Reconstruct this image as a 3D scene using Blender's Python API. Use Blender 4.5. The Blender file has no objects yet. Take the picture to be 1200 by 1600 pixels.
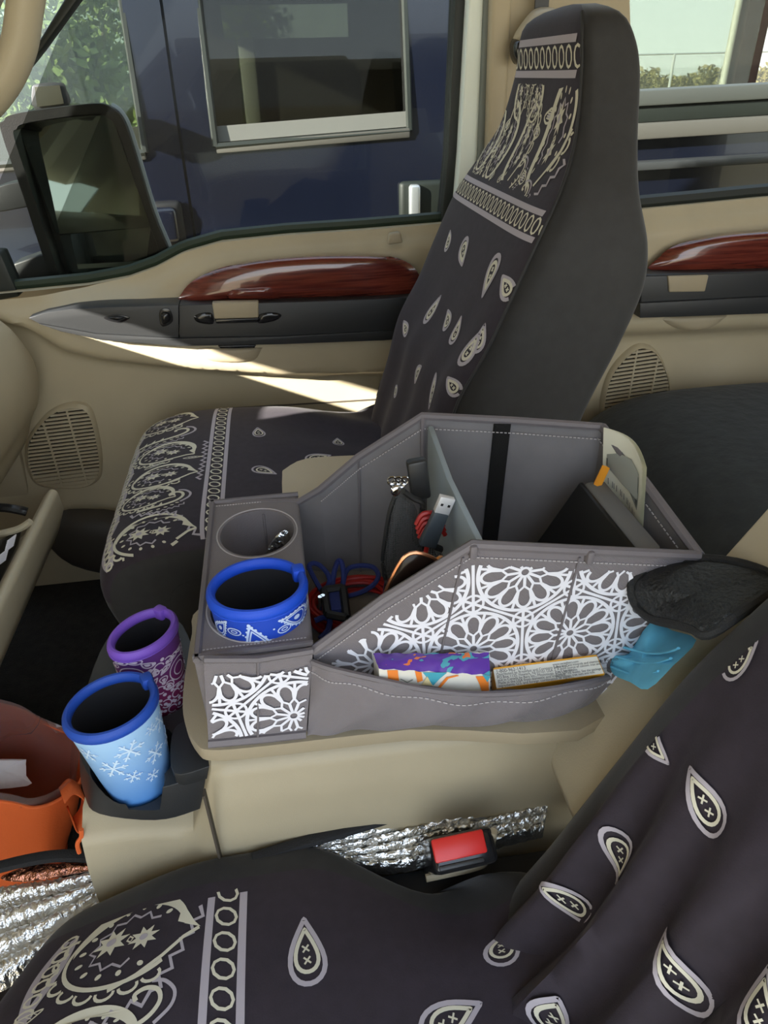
import bpy, bmesh, math, random
import numpy as np
from mathutils import Vector, Matrix
from mathutils.geometry import tessellate_polygon
random.seed(7)
SC = bpy.context.scene
COL = SC.collection
PI = math.pi
# ------------------------------------------------------------------ camera (X = to the rear, Y = to the passenger side, Z = up, metres)
F = 1100.0                                   # focal length in pixels of the 1200 x 1600 frame
YAW, PITCH, ROLL = math.radians(8), math.radians(32), math.radians(-1.5)
FWD = Vector((math.sin(YAW)*math.cos(PITCH), math.cos(YAW)*math.cos(PITCH), -math.sin(PITCH)))
_r0 = Vector((math.cos(YAW), -math.sin(YAW), 0)); _u0 = _r0.cross(FWD)
RGT = _r0*math.cos(ROLL) + _u0*math.sin(ROLL); UPV = RGT.cross(FWD)
cd = bpy.data.cameras.new('camera'); cam = bpy.data.objects.new('camera', cd); COL.objects.link(cam)
cd.sensor_fit = 'VERTICAL'; cd.sensor_height = 36; cd.lens = 36*F/1600; cd.clip_start = .02; cd.clip_end = 500
cam.matrix_world = Matrix(((RGT.x, UPV.x, -FWD.x, 0), (RGT.y, UPV.y, -FWD.y, 0), (RGT.z, UPV.z, -FWD.z, 0), (0, 0, 0, 1)))
SC.camera = cam
# ------------------------------------------------------------------ sky, sun, exposure
W = bpy.data.worlds.new('sky'); SC.world = W; W.use_nodes = True
nt = W.node_tree; bg = nt.nodes['Background']
tc = nt.nodes.new('ShaderNodeTexCoord'); sx = nt.nodes.new('ShaderNodeSeparateXYZ'); rp = nt.nodes.new('ShaderNodeValToRGB')
nt.links.new(tc.outputs['Generated'], sx.inputs[0]); nt.links.new(sx.outputs['Z'], rp.inputs[0]); nt.links.new(rp.outputs[0], bg.inputs[0])
rp.color_ramp.elements[0].position = 0.0; rp.color_ramp.elements[0].color = (.93, .96, .92, 1)
rp.color_ramp.elements[1].position = .6; rp.color_ramp.elements[1].color = (.60, .73, .92, 1)
bg.inputs[1].default_value = 1.0
sd = bpy.data.lights.new('sun', 'SUN'); sun = bpy.data.objects.new('sun', sd); COL.objects.link(sun)
SUN_DIR = Vector((1.0, .50, -.43))
sun.rotation_euler = SUN_DIR.to_track_quat('-Z', 'Y').to_euler(); sd.energy = 9; sd.angle = math.radians(.6); sd.color = (1, .95, .86)
SC.view_settings.view_transform = 'Standard'; SC.view_settings.look = 'None'
SC.view_settings.exposure = 1.95; SC.view_settings.gamma = 1; SC.view_settings.use_curve_mapping = False

# ------------------------------------------------------------------ helpers
def at(px, py, X=None, Y=None, Z=None):
    """world point that the photograph shows at a pixel, on a plane of known X, Y or Z"""
    d = FWD + RGT*((px-600)/F) - UPV*((py-800)/F)
    t = X/d.x if X is not None else Y/d.y if Y is not None else Z/d.z
    return d*t
def V(*a): return Vector(a)
def mat(name, col, rough=.6, metal=0, var=None, bump=None, spec=.5, coat=0, sheen=0, trans=0, weave=None):
    m = bpy.data.materials.new(name); m.use_nodes = True; n = m.node_tree; b = n.nodes['Principled BSDF']
    b.inputs['Base Color'].default_value = (*col, 1); b.inputs['Roughness'].default_value = rough; b.inputs['Metallic'].default_value = metal
    b.inputs['Specular IOR Level'].default_value = spec; b.inputs['Coat Weight'].default_value = coat; b.inputs['Sheen Weight'].default_value = sheen
    b.inputs['Sheen Roughness'].default_value = .4
    if var or bump or weave:
        t = n.nodes.new('ShaderNodeTexCoord')
    if var:                                  # (scale, amount) mottling
        z = n.nodes.new('ShaderNodeTexNoise'); z.inputs['Scale'].default_value = var[0]; z.inputs['Detail'].default_value = 5
        n.links.new(t.outputs['Object'], z.inputs['Vector'])
        r = n.nodes.new('ShaderNodeValToRGB'); a = var[1]
        r.color_ramp.elements[0].position = .3; r.color_ramp.elements[1].position = .7
        r.color_ramp.elements[0].color = (*[c*(1-a) for c in col], 1); r.color_ramp.elements[1].color = (*[min(1, c*(1+a)) for c in col], 1)
        n.links.new(z.outputs['Fac'], r.inputs[0]); n.links.new(r.outputs[0], b.inputs['Base Color'])
    if bump:                                 # (scale, strength, distance)
        z2 = n.nodes.new('ShaderNodeTexNoise'); z2.inputs['Scale'].default_value = bump[0]; z2.inputs['Detail'].default_value = 3
        n.links.new(t.outputs['Object'], z2.inputs['Vector'])
        bm = n.nodes.new('ShaderNodeBump'); bm.inputs['Strength'].default_value = bump[1]; bm.inputs['Distance'].default_value = bump[2] if len(bump) > 2 else .002
        n.links.new(z2.outputs['Fac'], bm.inputs['Height']); n.links.new(bm.outputs[0], b.inputs['Normal'])
    if weave:                                # (scale, amount) diagonal weave of a canvas
        w = n.nodes.new('ShaderNodeTexWave'); w.bands_direction = 'DIAGONAL'; w.inputs['Scale'].default_value = weave[0]; w.inputs['Distortion'].default_value = .6
        w.inputs['Detail'].default_value = 2
        n.links.new(t.outputs['Object'], w.inputs['Vector'])
        bm = n.nodes.new('ShaderNodeBump'); bm.inputs['Strength'].default_value = weave[1]; bm.inputs['Distance'].default_value = .001
        n.links.new(w.outputs['Fac'], bm.inputs['Height']); n.links.new(bm.outputs[0], b.inputs['Normal'])
    return m
def glass(name, tint, gloss=.08, dust=0, fres=.6, dustcol=(.8, .8, .75), scale=40):
    """thin pane: clear transmission, a fresnel reflection and, if asked, a film of dust"""
    m = bpy.data.materials.new(name); m.use_nodes = True; n = m.node_tree; n.nodes.clear()
    o = n.nodes.new('ShaderNodeOutputMaterial'); tr = n.nodes.new('ShaderNodeBsdfTransparent'); tr.inputs[0].default_value = (*tint, 1)
    gl = n.nodes.new('ShaderNodeBsdfGlossy'); gl.inputs['Roughness'].default_value = .01
    fr = n.nodes.new('ShaderNodeLayerWeight'); fr.inputs[0].default_value = .25
    mu = n.nodes.new('ShaderNodeMath'); mu.operation = 'MULTIPLY_ADD'; mu.inputs[1].default_value = fres; mu.inputs[2].default_value = gloss
    n.links.new(fr.outputs['Fresnel'], mu.inputs[0])
    mx = n.nodes.new('ShaderNodeMixShader'); n.links.new(mu.outputs[0], mx.inputs[0]); n.links.new(tr.outputs[0], mx.inputs[1]); n.links.new(gl.outputs[0], mx.inputs[2])
    last = mx
    if dust:
        t = n.nodes.new('ShaderNodeTexCoord'); z = n.nodes.new('ShaderNodeTexNoise'); z.inputs['Scale'].default_value = scale; z.inputs['Detail'].default_value = 8
        n.links.new(t.outputs['Object'], z.inputs['Vector'])
        r = n.nodes.new('ShaderNodeValToRGB'); r.color_ramp.elements[0].position = .35; r.color_ramp.elements[0].color = (dust*.35,)*3+(1,)
        r.color_ramp.elements[1].position = .8; r.color_ramp.elements[1].color = (dust*2,)*3+(1,)
        e = r.color_ramp.elements.new(.62); e.color = (dust*.6,)*3+(1,)
        n.links.new(z.outputs['Fac'], r.inputs[0])
        df = n.nodes.new('ShaderNodeBsdfDiffuse'); df.inputs[0].default_value = (*dustcol, 1)
        m2 = n.nodes.new('ShaderNodeMixShader'); n.links.new(r.outputs[0], m2.inputs[0]); n.links.new(mx.outputs[0], m2.inputs[1]); n.links.new(df.outputs[0], m2.inputs[2]); last = m2
    n.links.new(last.outputs[0], o.inputs[0])
    return m

def origin_of(o):
    p = Vector()
    while o is not None: p += o.location; o = o.parent
    return p
def setp(o, label=None, cat=None, group=None, kind=None):
    if label: o['label'] = label
    if cat: o['category'] = cat
    if group: o['group'] = group
    if kind: o['kind'] = kind
    return o
def thing(name, label, cat, loc, group=None, kind=None):
    o = bpy.data.objects.new(name, None); COL.objects.link(o); o.location = loc; o.empty_display_size = .05
    return setp(o, label, cat, group, kind)
class M:
    """collects polygons in world coordinates and links them as ONE mesh object"""
    def __init__(s): s.v = []; s.f = []
    def add(s, vs, fs):
        k = len(s.v); s.v += [Vector(v) for v in vs]; s.f += [tuple(i+k for i in f) for f in fs]; return s
    def box(s, c, d, rot=None, taper=1):
        c = Vector(c); x, y, z = d[0]/2, d[1]/2, d[2]/2
        p = [V(-x, -y, -z), V(x, -y, -z), V(x, y, -z), V(-x, y, -z)] + [V(a*taper, b*taper, z) for a, b in ((-x, -y), (x, -y), (x, y), (-x, y))]
        if rot is not None: p = [rot @ q for q in p]
        return s.add([c+q for q in p], [(3, 2, 1, 0), (4, 5, 6, 7), (0, 1, 5, 4), (1, 2, 6, 5), (2, 3, 7, 6), (3, 0, 4, 7)])
    def prism(s, poly, off):
        """solid between a 3-D polygon and its copy moved by off (vector or a list of points)"""
        n = len(poly); a = [Vector(p) for p in poly]
        b = [p+Vector(off) for p in a] if not isinstance(off, list) else [Vector(p) for p in off]
        tri = tessellate_polygon([a])
        fs = [tuple(t) for t in tri] + [tuple(i+n for i in reversed(t)) for t in tri] + [(i, (i+1) % n, (i+1) % n+n, i+n) for i in range(n)]
        return s.add(a+b, fs)
    def grid(s, f, us, vs, cu=False, cv=False):
        nu, nv = len(us), len(vs); p = [f(u, v) for u in us for v in vs]; fs = []
        for i in range(nu if cu else nu-1):
            for j in range(nv if cv else nv-1):
                a, b = i, (i+1) % nu; c, d = j, (j+1) % nv
                fs.append((a*nv+c, b*nv+c, b*nv+d, a*nv+d))
        return s.add(p, fs)
    def tube(s, path, r, seg=8, closed=False, cap=True, flat=1.0, up=V(0, 0, 1)):
        P = [Vector(p) for p in path]; n = len(P); rings = []
        for i in range(n):
            a = P[i-1] if (i > 0 or closed) else P[i]; b = P[(i+1) % n] if (i < n-1 or closed) else P[i]
            t = (b-a).normalized(); x = t.cross(up)
            if x.length < 1e-3: x = t.cross(V(1, 0, 0))
            x.normalize(); y = x.cross(t); rr = r[i] if isinstance(r, (list, tuple)) else r
            rings.append([P[i] + x*math.cos(2*PI*k/seg)*rr + y*math.sin(2*PI*k/seg)*rr*flat for k in range(seg)])
        base = [q for g in rings for q in g]; fs = []
        for i in range(n if closed else n-1):
            j = (i+1) % n
            for k in range(seg): l = (k+1) % seg; fs.append((i*seg+k, i*seg+l, j*seg+l, j*seg+k))
        if cap and not closed: fs += [tuple(reversed(range(seg))), tuple(range((n-1)*seg, n*seg))]
        return s.add(base, fs)
    def lathe(s, c, prof, seg=32, sx=1, sy=1, rot=None):
        """prof: (radius, z) pairs round a vertical axis at c"""
        c = Vector(c); vs = []
        for r, z in prof:
            for k in range(seg):
                q = V(r*math.cos(2*PI*k/seg)*sx, r*math.sin(2*PI*k/seg)*sy, z); vs.append(c + (rot @ q if rot is not None else q))
        n = len(prof); fs = [(i*seg+k, i*seg+(k+1) % seg, (i+1)*seg+(k+1) % seg, (i+1)*seg+k) for i in range(n-1) for k in range(seg)]
        if prof[0][0] > 1e-5: fs.append(tuple(reversed(range(seg))))
        if prof[-1][0] > 1e-5: fs.append(tuple(range((n-1)*seg, n*seg)))
        return s.add(vs, fs)
    def pillow(s, outline, nrm, t, rings=6, t2=None):
        """inflated patch on a closed 3-D outline, bulging by t along nrm (and t2 behind)"""
        O = [Vector(p) for p in outline]; c = sum(O, Vector())/len(O); n = len(O); nrm = Vector(nrm).normalized()
        for sg, tt in ((1, t), (-1, t if t2 is None else t2)):
            vs = []; fs = []
            for r in range(rings+1):
                k = 1-r/rings; h = tt*math.sqrt(max(0, 1-k**3.0))
                vs += [c+(p-c)*k + nrm*h*sg for p in O] if r < rings else [c+nrm*tt*sg]
            for r in range(rings-1):
                fs += [(r*n+i, r*n+(i+1) % n, (r+1)*n+(i+1) % n, (r+1)*n+i) for i in range(n)]
            fs += [((rings-1)*n+i, (rings-1)*n+(i+1) % n, rings*n) for i in range(n)]
            s.add(vs, fs)
        return s
    def build(s, name, m, parent=None, smooth=True, bevel=0, seg=2, ang=40, label=None, cat=None, group=None, kind=None, loc=None, recalc=True):
        me = bpy.data.meshes.new(name)
        if parent is not None: org = origin_of(parent); lc = Vector()
        else:
            if loc is None:
                lo = [min(v[i] for v in s.v) for i in range(3)]; hi = [max(v[i] for v in s.v) for i in range(3)]
                loc = V((lo[0]+hi[0])/2, (lo[1]+hi[1])/2, lo[2])
            org = lc = Vector(loc)
        me.from_pydata([v-org for v in s.v], [], s.f); me.update()
        bm = bmesh.new(); bm.from_mesh(me)
        if recalc: bmesh.ops.remove_doubles(bm, verts=bm.verts, dist=1e-5)
        if recalc: bmesh.ops.recalc_face_normals(bm, faces=bm.faces)
        if bevel:
            ed = [e for e in bm.edges if len(e.link_faces) == 2 and e.calc_face_angle(0) > math.radians(30)]
            bmesh.ops.bevel(bm, geom=ed, offset=bevel, segments=seg, affect='EDGES', profile=.5, clamp_overlap=True)
        bm.to_mesh(me); bm.free()
        if smooth:
            me.polygons.foreach_set('use_smooth', [True]*len(me.polygons)); me.set_sharp_from_angle(angle=math.radians(ang))
        me.materials.append(m)
        o = bpy.data.objects.new(name, me); COL.objects.link(o); o.location = lc
        if parent is not None: o.parent = parent
        return setp(o, label, cat, group, kind)
def cut(o, cutters):
    """boolean difference, applied at once; cutters are M builders"""
    tmp = []
    for c in cutters:
        k = c.build('cutter', o.data.materials[0]); tmp.append(k)
        md = o.modifiers.new('cut', 'BOOLEAN'); md.operation = 'DIFFERENCE'; md.solver = 'EXACT'; md.object = k
    bpy.context.view_layer.update()
    dg = bpy.context.evaluated_depsgraph_get(); me = bpy.data.meshes.new_from_object(o.evaluated_get(dg))
    o.modifiers.clear(); o.data = me
    for k in tmp: bpy.data.objects.remove(k)
    me.polygons.foreach_set('use_smooth', [True]*len(me.polygons)); me.set_sharp_from_angle(angle=math.radians(40))
def lin(a, b, n): return [a+(b-a)*i/(n-1) for i in range(n)]
def smooth_path(pts, n=6, closed=False):
    P = [Vector(p) for p in pts]; out = []; k = len(P)
    for i in range(k if closed else k-1):
        p1, p2 = P[i], P[(i+1) % k]; p0 = P[i-1] if (i > 0 or closed) else p1; p3 = P[(i+2) % k] if (i+2 < k or closed) else p2
        for j in range(n):
            t = j/n; out.append(.5*((2*p1)+(p2-p0)*t+(2*p0-5*p1+4*p2-p3)*t*t+(3*p1-p0-3*p2+p3)*t**3))
    if not closed: out.append(P[-1])
    return out
class Curve:
    """smooth interpolation of rows of numbers over a parameter"""
    def __init__(s, rows, n=16):
        pts = [np.array(r, float) for r in rows]; out = []; k = len(pts)
        for i in range(k-1):
            p1, p2 = pts[i], pts[i+1]; p0 = pts[i-1] if i else 2*p1-p2; p3 = pts[i+2] if i+2 < k else 2*p2-p1
            for j in range(n):
                t = j/n; out.append(.5*((2*p1)+(p2-p0)*t+(2*p0-5*p1+4*p2-p3)*t*t+(3*p1-p0-3*p2+p3)*t**3))
        out.append(pts[-1]); s.a = np.array(out); d = np.linalg.norm(np.diff(s.a[:, :2], axis=0), axis=1); s.s = np.concatenate([[0], np.cumsum(d)]); s.L = float(s.s[-1])
    def __call__(s, x): return [float(np.interp(x, s.s, s.a[:, i])) for i in range(s.a.shape[1])]
def inpoly(x, y, P):
    r = False; j = len(P)-1
    for i in range(len(P)):
        if (P[i][1] > y) != (P[j][1] > y) and x < (P[j][0]-P[i][0])*(y-P[i][1])/(P[j][1]-P[i][1])+P[i][0]: r = not r
        j = i
    return r
class Print:
    """flat print draped over a surface S(a, b): thin strokes and fills that follow the cloth"""
    def __init__(s, S, off=.0007, clip=None): s.S = S; s.off = off; s.clip = clip; s.x = [(0, 0, 1, 1, 0, 1)]; s.k = 'cream'; s.pieces = []; s.piece('print_stroke')
    def piece(s, name): s.m = {'cream': M(), 'lilac': M()}; s.pieces.append((name, s.m))
    def frame(s, cx, cy, sx, sy=None, rot=0, mir=1): s.x = [(cx, cy, sx, sx if sy is None else sy, rot, mir)]; return s
    def T(s, p):
        cx, cy, sx_, sy_, r, mi = s.x[0]; x, y = p[0]*mi, p[1]; c, d = math.cos(r), math.sin(r)
        x, y = x*c-y*d, x*d+y*c
        return (cx+x*sx_, cy+y*sy_)
    def P3(s, a, b):
        e = 1e-3; p = s.S(a, b); n = (s.S(a+e, b)-s.S(a-e, b)).cross(s.S(a, b+e)-s.S(a, b-e))
        if n.length < 1e-12: return p
        n.normalize()
        if n.dot(-p) < 0: n = -n            # towards the open side (the eye stands in front of every printed face)
        return p+n*(s.off+(getattr(s, 'n', 0) % 60)*5e-6)
    def _emit(s, pts, faces):
        if s.clip:
            faces = [f for f in faces if all(s.clip(*pts[i]) for i in f)]
            if not faces: return
        s.m[s.k].add([s.P3(*p) for p in pts], faces)
    def line(s, pts, w, closed=False, raw=False):
        s.n = getattr(s, 'n', 0)+1; bd = getattr(s, 'bold', 1); w = [x*bd for x in w] if isinstance(w, (list, tuple)) else w*bd
        q = [s.T(p) for p in pts] if not raw else list(pts); n = len(q)
        if n < 2: return
        w2 = w if isinstance(w, (list, tuple)) else [w]*n; out = []
        for i in range(n):
            a = q[i-1] if (i or closed) else q[i]; b = q[(i+1) % n] if (i < n-1 or closed) else q[i]
            dx, dy = b[0]-a[0], b[1]-a[1]; l = math.hypot(dx, dy) or 1
            out += [(q[i][0]-dy/l*w2[i]/2, q[i][1]+dx/l*w2[i]/2), (q[i][0]+dy/l*w2[i]/2, q[i][1]-dx/l*w2[i]/2)]
        fs = [(2*i, 2*i+1, 2*((i+1) % n)+1, 2*((i+1) % n)) for i in range(n if closed else n-1)]
        s._emit(out, fs)
    def fill(s, pts):
        s.n = getattr(s, 'n', 0)+1
        q = [s.T(p) for p in pts]; t = tessellate_polygon([[V(a, b, 0) for a, b in q]]); s._emit(q, [tuple(x) for x in t])
    def dot(s, x, y, rx, ry=None, rot=0, n=9):
        ry = rx if ry is None else ry; c, d = math.cos(rot), math.sin(rot)
        s.fill([(x+math.cos(2*PI*i/n)*rx*c-math.sin(2*PI*i/n)*ry*d, y+math.cos(2*PI*i/n)*rx*d+math.sin(2*PI*i/n)*ry*c) for i in range(n)])
    def flower(s, x, y, r, n=8):
        s.fill([(x+math.cos(PI*i/n)*r*(1 if i % 2 == 0 else .52), y+math.sin(PI*i/n)*r*(1 if i % 2 == 0 else .52)) for i in range(2*n)])
        k = s.k; s.k = 'lilac'; o = s.off; s.off = o*1.8; s.dot(x, y, r*.27); s.off = o; s.k = k
    def zig(s, pts, amp, step, w):
        """zigzag along a polyline"""
        out = []; i = 0
        for a, b in zip(pts[:-1], pts[1:]):
            l = math.hypot(b[0]-a[0], b[1]-a[1]); n = max(1, int(l/step))
            for j in range(n):
                t = j/n; sgn = 1 if i % 2 else -1; i += 1
                out.append((a[0]+(b[0]-a[0])*t-(b[1]-a[1])/l*amp*sgn, a[1]+(b[1]-a[1])*t+(b[0]-a[0])/l*amp*sgn))
        s.line(out, w)
    def arc(s, cx, cy, rx, ry, a0, a1, n=24): return [(cx+math.cos(math.radians(a0+(a1-a0)*i/n))*rx, cy+math.sin(math.radians(a0+(a1-a0)*i/n))*ry) for i in range(n+1)]
    def drop(s, sc, n=26):
        out = []
        for i in range(n):
            t = 2*PI*i/n; y = .5*math.cos(t); out.append(((.36*math.sin(t)*abs(math.sin(t/2))**1.3+.12*max(0, y)**1.5)*sc, y*sc))
        return out
    def little(s, cx, cy, size, rot=0, mir=1):
        """the small paisley drop with a double outline and two crosses"""
        s.piece('paisley_drop')
        s.frame(cx, cy, size, size, rot, mir); s.k = 'lilac'; s.line(s.drop(1), size*.075, True); s.k = 'cream'; s.line(s.drop(.66), size*.06, True)
        for yy in (-.16, .02):
            s.line([(-.05, yy-.05), (.05, yy+.05)], size*.028); s.line([(-.05, yy+.05), (.05, yy-.05)], size*.028)
    def paisley(s, cx, cy, sx_, sy_, rot=0, mir=1):
        """large bandana paisley: comet, dots, zigzag, flowers, scalloped rim (local radius 1)"""
        s.piece('paisley_motif')
        s.frame(cx, cy, sx_, sy_, rot, mir); u = (sx_+sy_)/2; s.k = 'cream'
        o = s.arc(0, 0, 1, 1, 5, 150, 22); i_ = s.arc(-.03, -.10, .93, .80, 12, 158, 22)
        s.fill([(1.12, -.42), (.9, -.2), (1.06, -.25)] + o + list(reversed(i_)) + [(.82, -.1)])
        s.line(s.arc(0, 0, .98, .93, 150, 300), u*.055)
        for k in range(12):
            a = math.radians(20+k*24); s.dot(.76*math.cos(a), .7*math.sin(a), .062, .045, a)
        s.k = 'lilac'; z = s.arc(0, 0, .56, .52, 20, 290, 18); s.zig(z, .055, .1, u*.034); s.k = 'cream'
        s.flower(-.26, .12, .31); s.flower(.27, -.12, .26)
        s.line([(.0, -.02), (.05, .05), (.1, -.02), (.05, -.09)], u*.025, True)
        for k in range(9):
            a = math.radians(150+k*17); s.line(s.arc(1.1*math.cos(a), 1.06*math.sin(a), .13, .13, math.degrees(a)-100, math.degrees(a)+100, 8), u*.04)
        s.line([(-.3, -.98), (.1, -.9), (.5, -.72), (.85, -.5), (1.1, -.42)], u*.05)
    def hook(s, cx, cy, sx_, sy_, rot=0, mir=1):
        s.piece('scroll_motif')
        s.frame(cx, cy, sx_, sy_, rot, mir); u = (sx_+sy_)/2; s.k = 'cream'
        p = [(-1, -.5), (-.5, -.55), (0, -.5), (.4, -.3), (.62, .05), (.6, .4), (.4, .55), (.2, .45), (.22, .25)]
        pts = [(v.x, v.y) for v in smooth_path([V(a, b, 0) for a, b in p], 5)]; s.line(pts, u*.075)
        for x in (-.85, -.55, -.25): s.fill([(x, -.52), (x+.16, -.54), (x+.14, -.22)])
        s.k = 'lilac'; p = [(.5, -.5), (.8, -.15), (.88, .25), (.72, .62), (.5, .72)]; s.line([(v.x, v.y) for v in smooth_path([V(a, b, 0) for a, b in p], 5)], u*.06); s.k = 'cream'
        for x, y in ((-.75, -.8), (-.5, -.84), (-.25, -.84), (0, -.8), (.22, -.7), (.4, -.56)): s.dot(x, y, .07, .05)
        s.k = 'lilac'; s.zig([(-.8, -1.02), (-.2, -1.08), (.4, -.95), (.75, -.6)], .06, .1, u*.04); s.k = 'cream'
    def leafy(s, cx, cy, sx_, sy_, rot=0, mir=1):
        s.piece('leaf_motif')
        s.frame(cx, cy, sx_, sy_, rot, mir); u = (sx_+sy_)/2; s.k = 'cream'
        l = [(-1, 0), (-.6, .3), (-.1, .36), (.4, .2), (.8, 0), (.4, -.2), (-.1, -.34), (-.6, -.28)]
        s.line([(v.x, v.y) for v in smooth_path([V(a, b, 0) for a, b in l], 4, True)], u*.07, True)
        s.k = 'lilac'; s.fill([(-.6, 0), (-.2, .16), (.3, .06), (.3, -.06), (-.2, -.16)]); s.k = 'cream'
        for x in (-.5, -.2, .1, .4): s.line([(x, .22), (x+.1, -.18)], u*.035)
    def chain(s, a0, b0, a1, b1, width, n):
        """border of two stripes with a row of slanted links between them, from (a0,b0) to (a1,b1)"""
        s.piece('border_band'); keep = getattr(s, 'bold', 1); s.bold = 1
        s.frame(0, 0, 1); dx, dy = a1-a0, b1-b0; l = math.hypot(dx, dy); tx, ty = dx/l, dy/l; nx, ny = -ty, tx; s.k = 'lilac'
        for o in (-.5, .5):
            s.line([(a0+tx*l*i/40+nx*o*width*.82, b0+ty*l*i/40+ny*o*width*.82) for i in range(41)], width*.19)
        s.k = 'cream'
        for i in range(n):
            t = (i+.5)/n*l; e = []
            for k in range(10):
                q = 2*PI*k/10; ax, ay = math.cos(q)*l/n*.36, math.sin(q)*width*.24+math.cos(q)*width*.08
                e.append((a0+tx*(t+ax)+nx*ay, b0+ty*(t+ax)+ny*ay))
            s.line(e, width*.075, True)
        s.bold = keep
    def build(s, parent, mc, ml):
        for name, d in s.pieces:
            c, l = d['cream'], d['lilac']
            if not c.f and not l.f: continue
            k = M(); k.v = c.v+l.v; n = len(c.v); k.f = c.f+[tuple(i+n for i in f) for f in l.f]; nc = len(c.f)
            o = k.build(name, mc, parent, recalc=False, kind='stuff'); o.data.materials.append(ml)
            r = len(o.data.polygons) == len(k.f)
            for i, p in enumerate(o.data.polygons): p.material_index = 1 if i >= nc else 0
def text_mesh(name, body, size, o, ux, uy, m, parent, extrude=.0002):
    """lettering as a flat mesh on a plane given by origin o and axes ux (reading direction), uy (up)"""
    c = bpy.data.curves.new(name, 'FONT'); c.body = body; c.size = size; c.extrude = 0; c.space_line = 1.0
    t = bpy.data.objects.new(name, c); COL.objects.link(t); bpy.context.view_layer.update()
    me = bpy.data.meshes.new_from_object(t.evaluated_get(bpy.context.evaluated_depsgraph_get())); bpy.data.objects.remove(t)
    ux, uy = Vector(ux).normalized(), Vector(uy).normalized(); uz = ux.cross(uy); k = M()
    k.add([Vector(o)+ux*v.co.x+uy*v.co.y+uz*.0004 for v in me.vertices], [tuple(p.vertices) for p in me.polygons])
    return k.build(name, m, parent, smooth=False, recalc=False)
def spow(x, e): return math.copysign(abs(x)**e, x)
def xz(poly, y): return [V(x, y, z) for x, z in poly]
# ------------------------------------------------------------------ materials
TAN = mat('tan_plastic', (.42, .355, .235), .5, var=(6, .06), bump=(900, .25, .0006))
TAN_D = mat('tan_trim', (.36, .30, .20), .55, bump=(900, .25, .0006))
LEATHER = mat('tan_leather', (.50, .44, .31), .45, bump=(500, .3, .0008))
BLKP = mat('black_plastic', (.022, .023, .024), .42, bump=(1200, .25, .0005))
BLKG = mat('black_gloss', (.012, .012, .013), .15)
RUBBER = mat('dark_rubber', (.012, .016, .013), .55)
SEAL = mat('pale_seal', (.80, .86, .78), .5)
SEALG = mat('grey_seal', (.17, .19, .17), .6)
CARPET = mat('dark_carpet', (.02, .018, .015), .95, var=(60, .35), bump=(350, .8, .003))
KICK = mat('dark_brown_kick_panel', (.06, .048, .034), .7)
FABRIC = mat('dark_printed_cloth', (.026, .019, .028), .8, var=(90, .14), sheen=.06, bump=(700, .25, .0008))
FABRIC_B = mat('black_stretch_cloth', (.020, .020, .0205), .8, sheen=.16, var=(60, .15), bump=(900, .2, .0006))
CREAM = mat('cream_ink', (.66, .63, .50), .8)
LILAC = mat('lilac_ink', (.44, .40, .44), .8)
CANVAS = mat('grey_canvas', (.205, .185, .195), .85, weave=(420, .5), sheen=.1)
CANVAS_IN = mat('grey_lining', (.19, .18, .185), .8, var=(25, .08), bump=(500, .2, .0006))
PANEL_BLUE = mat('pale_blue_grey_lining', (.30, .36, .40), .8, bump=(500, .2, .0006))
PIPE = mat('grey_piping', (.16, .145, .155), .7, bump=(900, .4, .0006))
WHITE_INK = mat('white_ink', (.80, .80, .86), .7)
THREAD = mat('pale_thread', (.45, .42, .43), .8)
VELCRO = mat('black_velcro', (.006, .006, .006), .95, bump=(1500, .8, .001))
CHROME = mat('chrome', (.8, .8, .8), .15, 1)
def wood_mat():
    m = mat('red_wood', (.14, .024, .014), .18, coat=.9); n = m.node_tree; b = n.nodes['Principled BSDF']
    t = n.nodes.new('ShaderNodeTexCoord'); mp = n.nodes.new('ShaderNodeMapping'); mp.inputs['Scale'].default_value = (3, 20, 70)
    z = n.nodes.new('ShaderNodeTexNoise'); z.inputs['Scale'].default_value = 3; z.inputs['Detail'].default_value = 6
    r = n.nodes.new('ShaderNodeValToRGB'); r.color_ramp.elements[0].position = .35; r.color_ramp.elements[0].color = (.075, .012, .009, 1)
    r.color_ramp.elements[1].position = .7; r.color_ramp.elements[1].color = (.19, .038, .022, 1)
    n.links.new(t.outputs['Object'], mp.inputs[0]); n.links.new(mp.outputs[0], z.inputs['Vector']); n.links.new(z.outputs['Fac'], r.inputs[0]); n.links.new(r.outputs[0], b.inputs['Base Color'])
    return m
WOOD = wood_mat()
NAVY = mat('navy_car_paint', (.006, .008, .018), .2, coat=.6, var=(2, .15))
NAVY_D = mat('dark_gap', (.004, .004, .006), .6)
GREYM = mat('grey_moulding', (.10, .095, .085), .5)
TINT = glass('tinted_glass', (.30, .31, .28), .05)
CLEAR = glass('side_glass', (.62, .635, .615), .0, fres=.18, dust=.006, dustcol=(.6, .6, .56))
CLEAR_O = glass('far_side_glass', (.7, .75, .7), .04)

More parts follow.
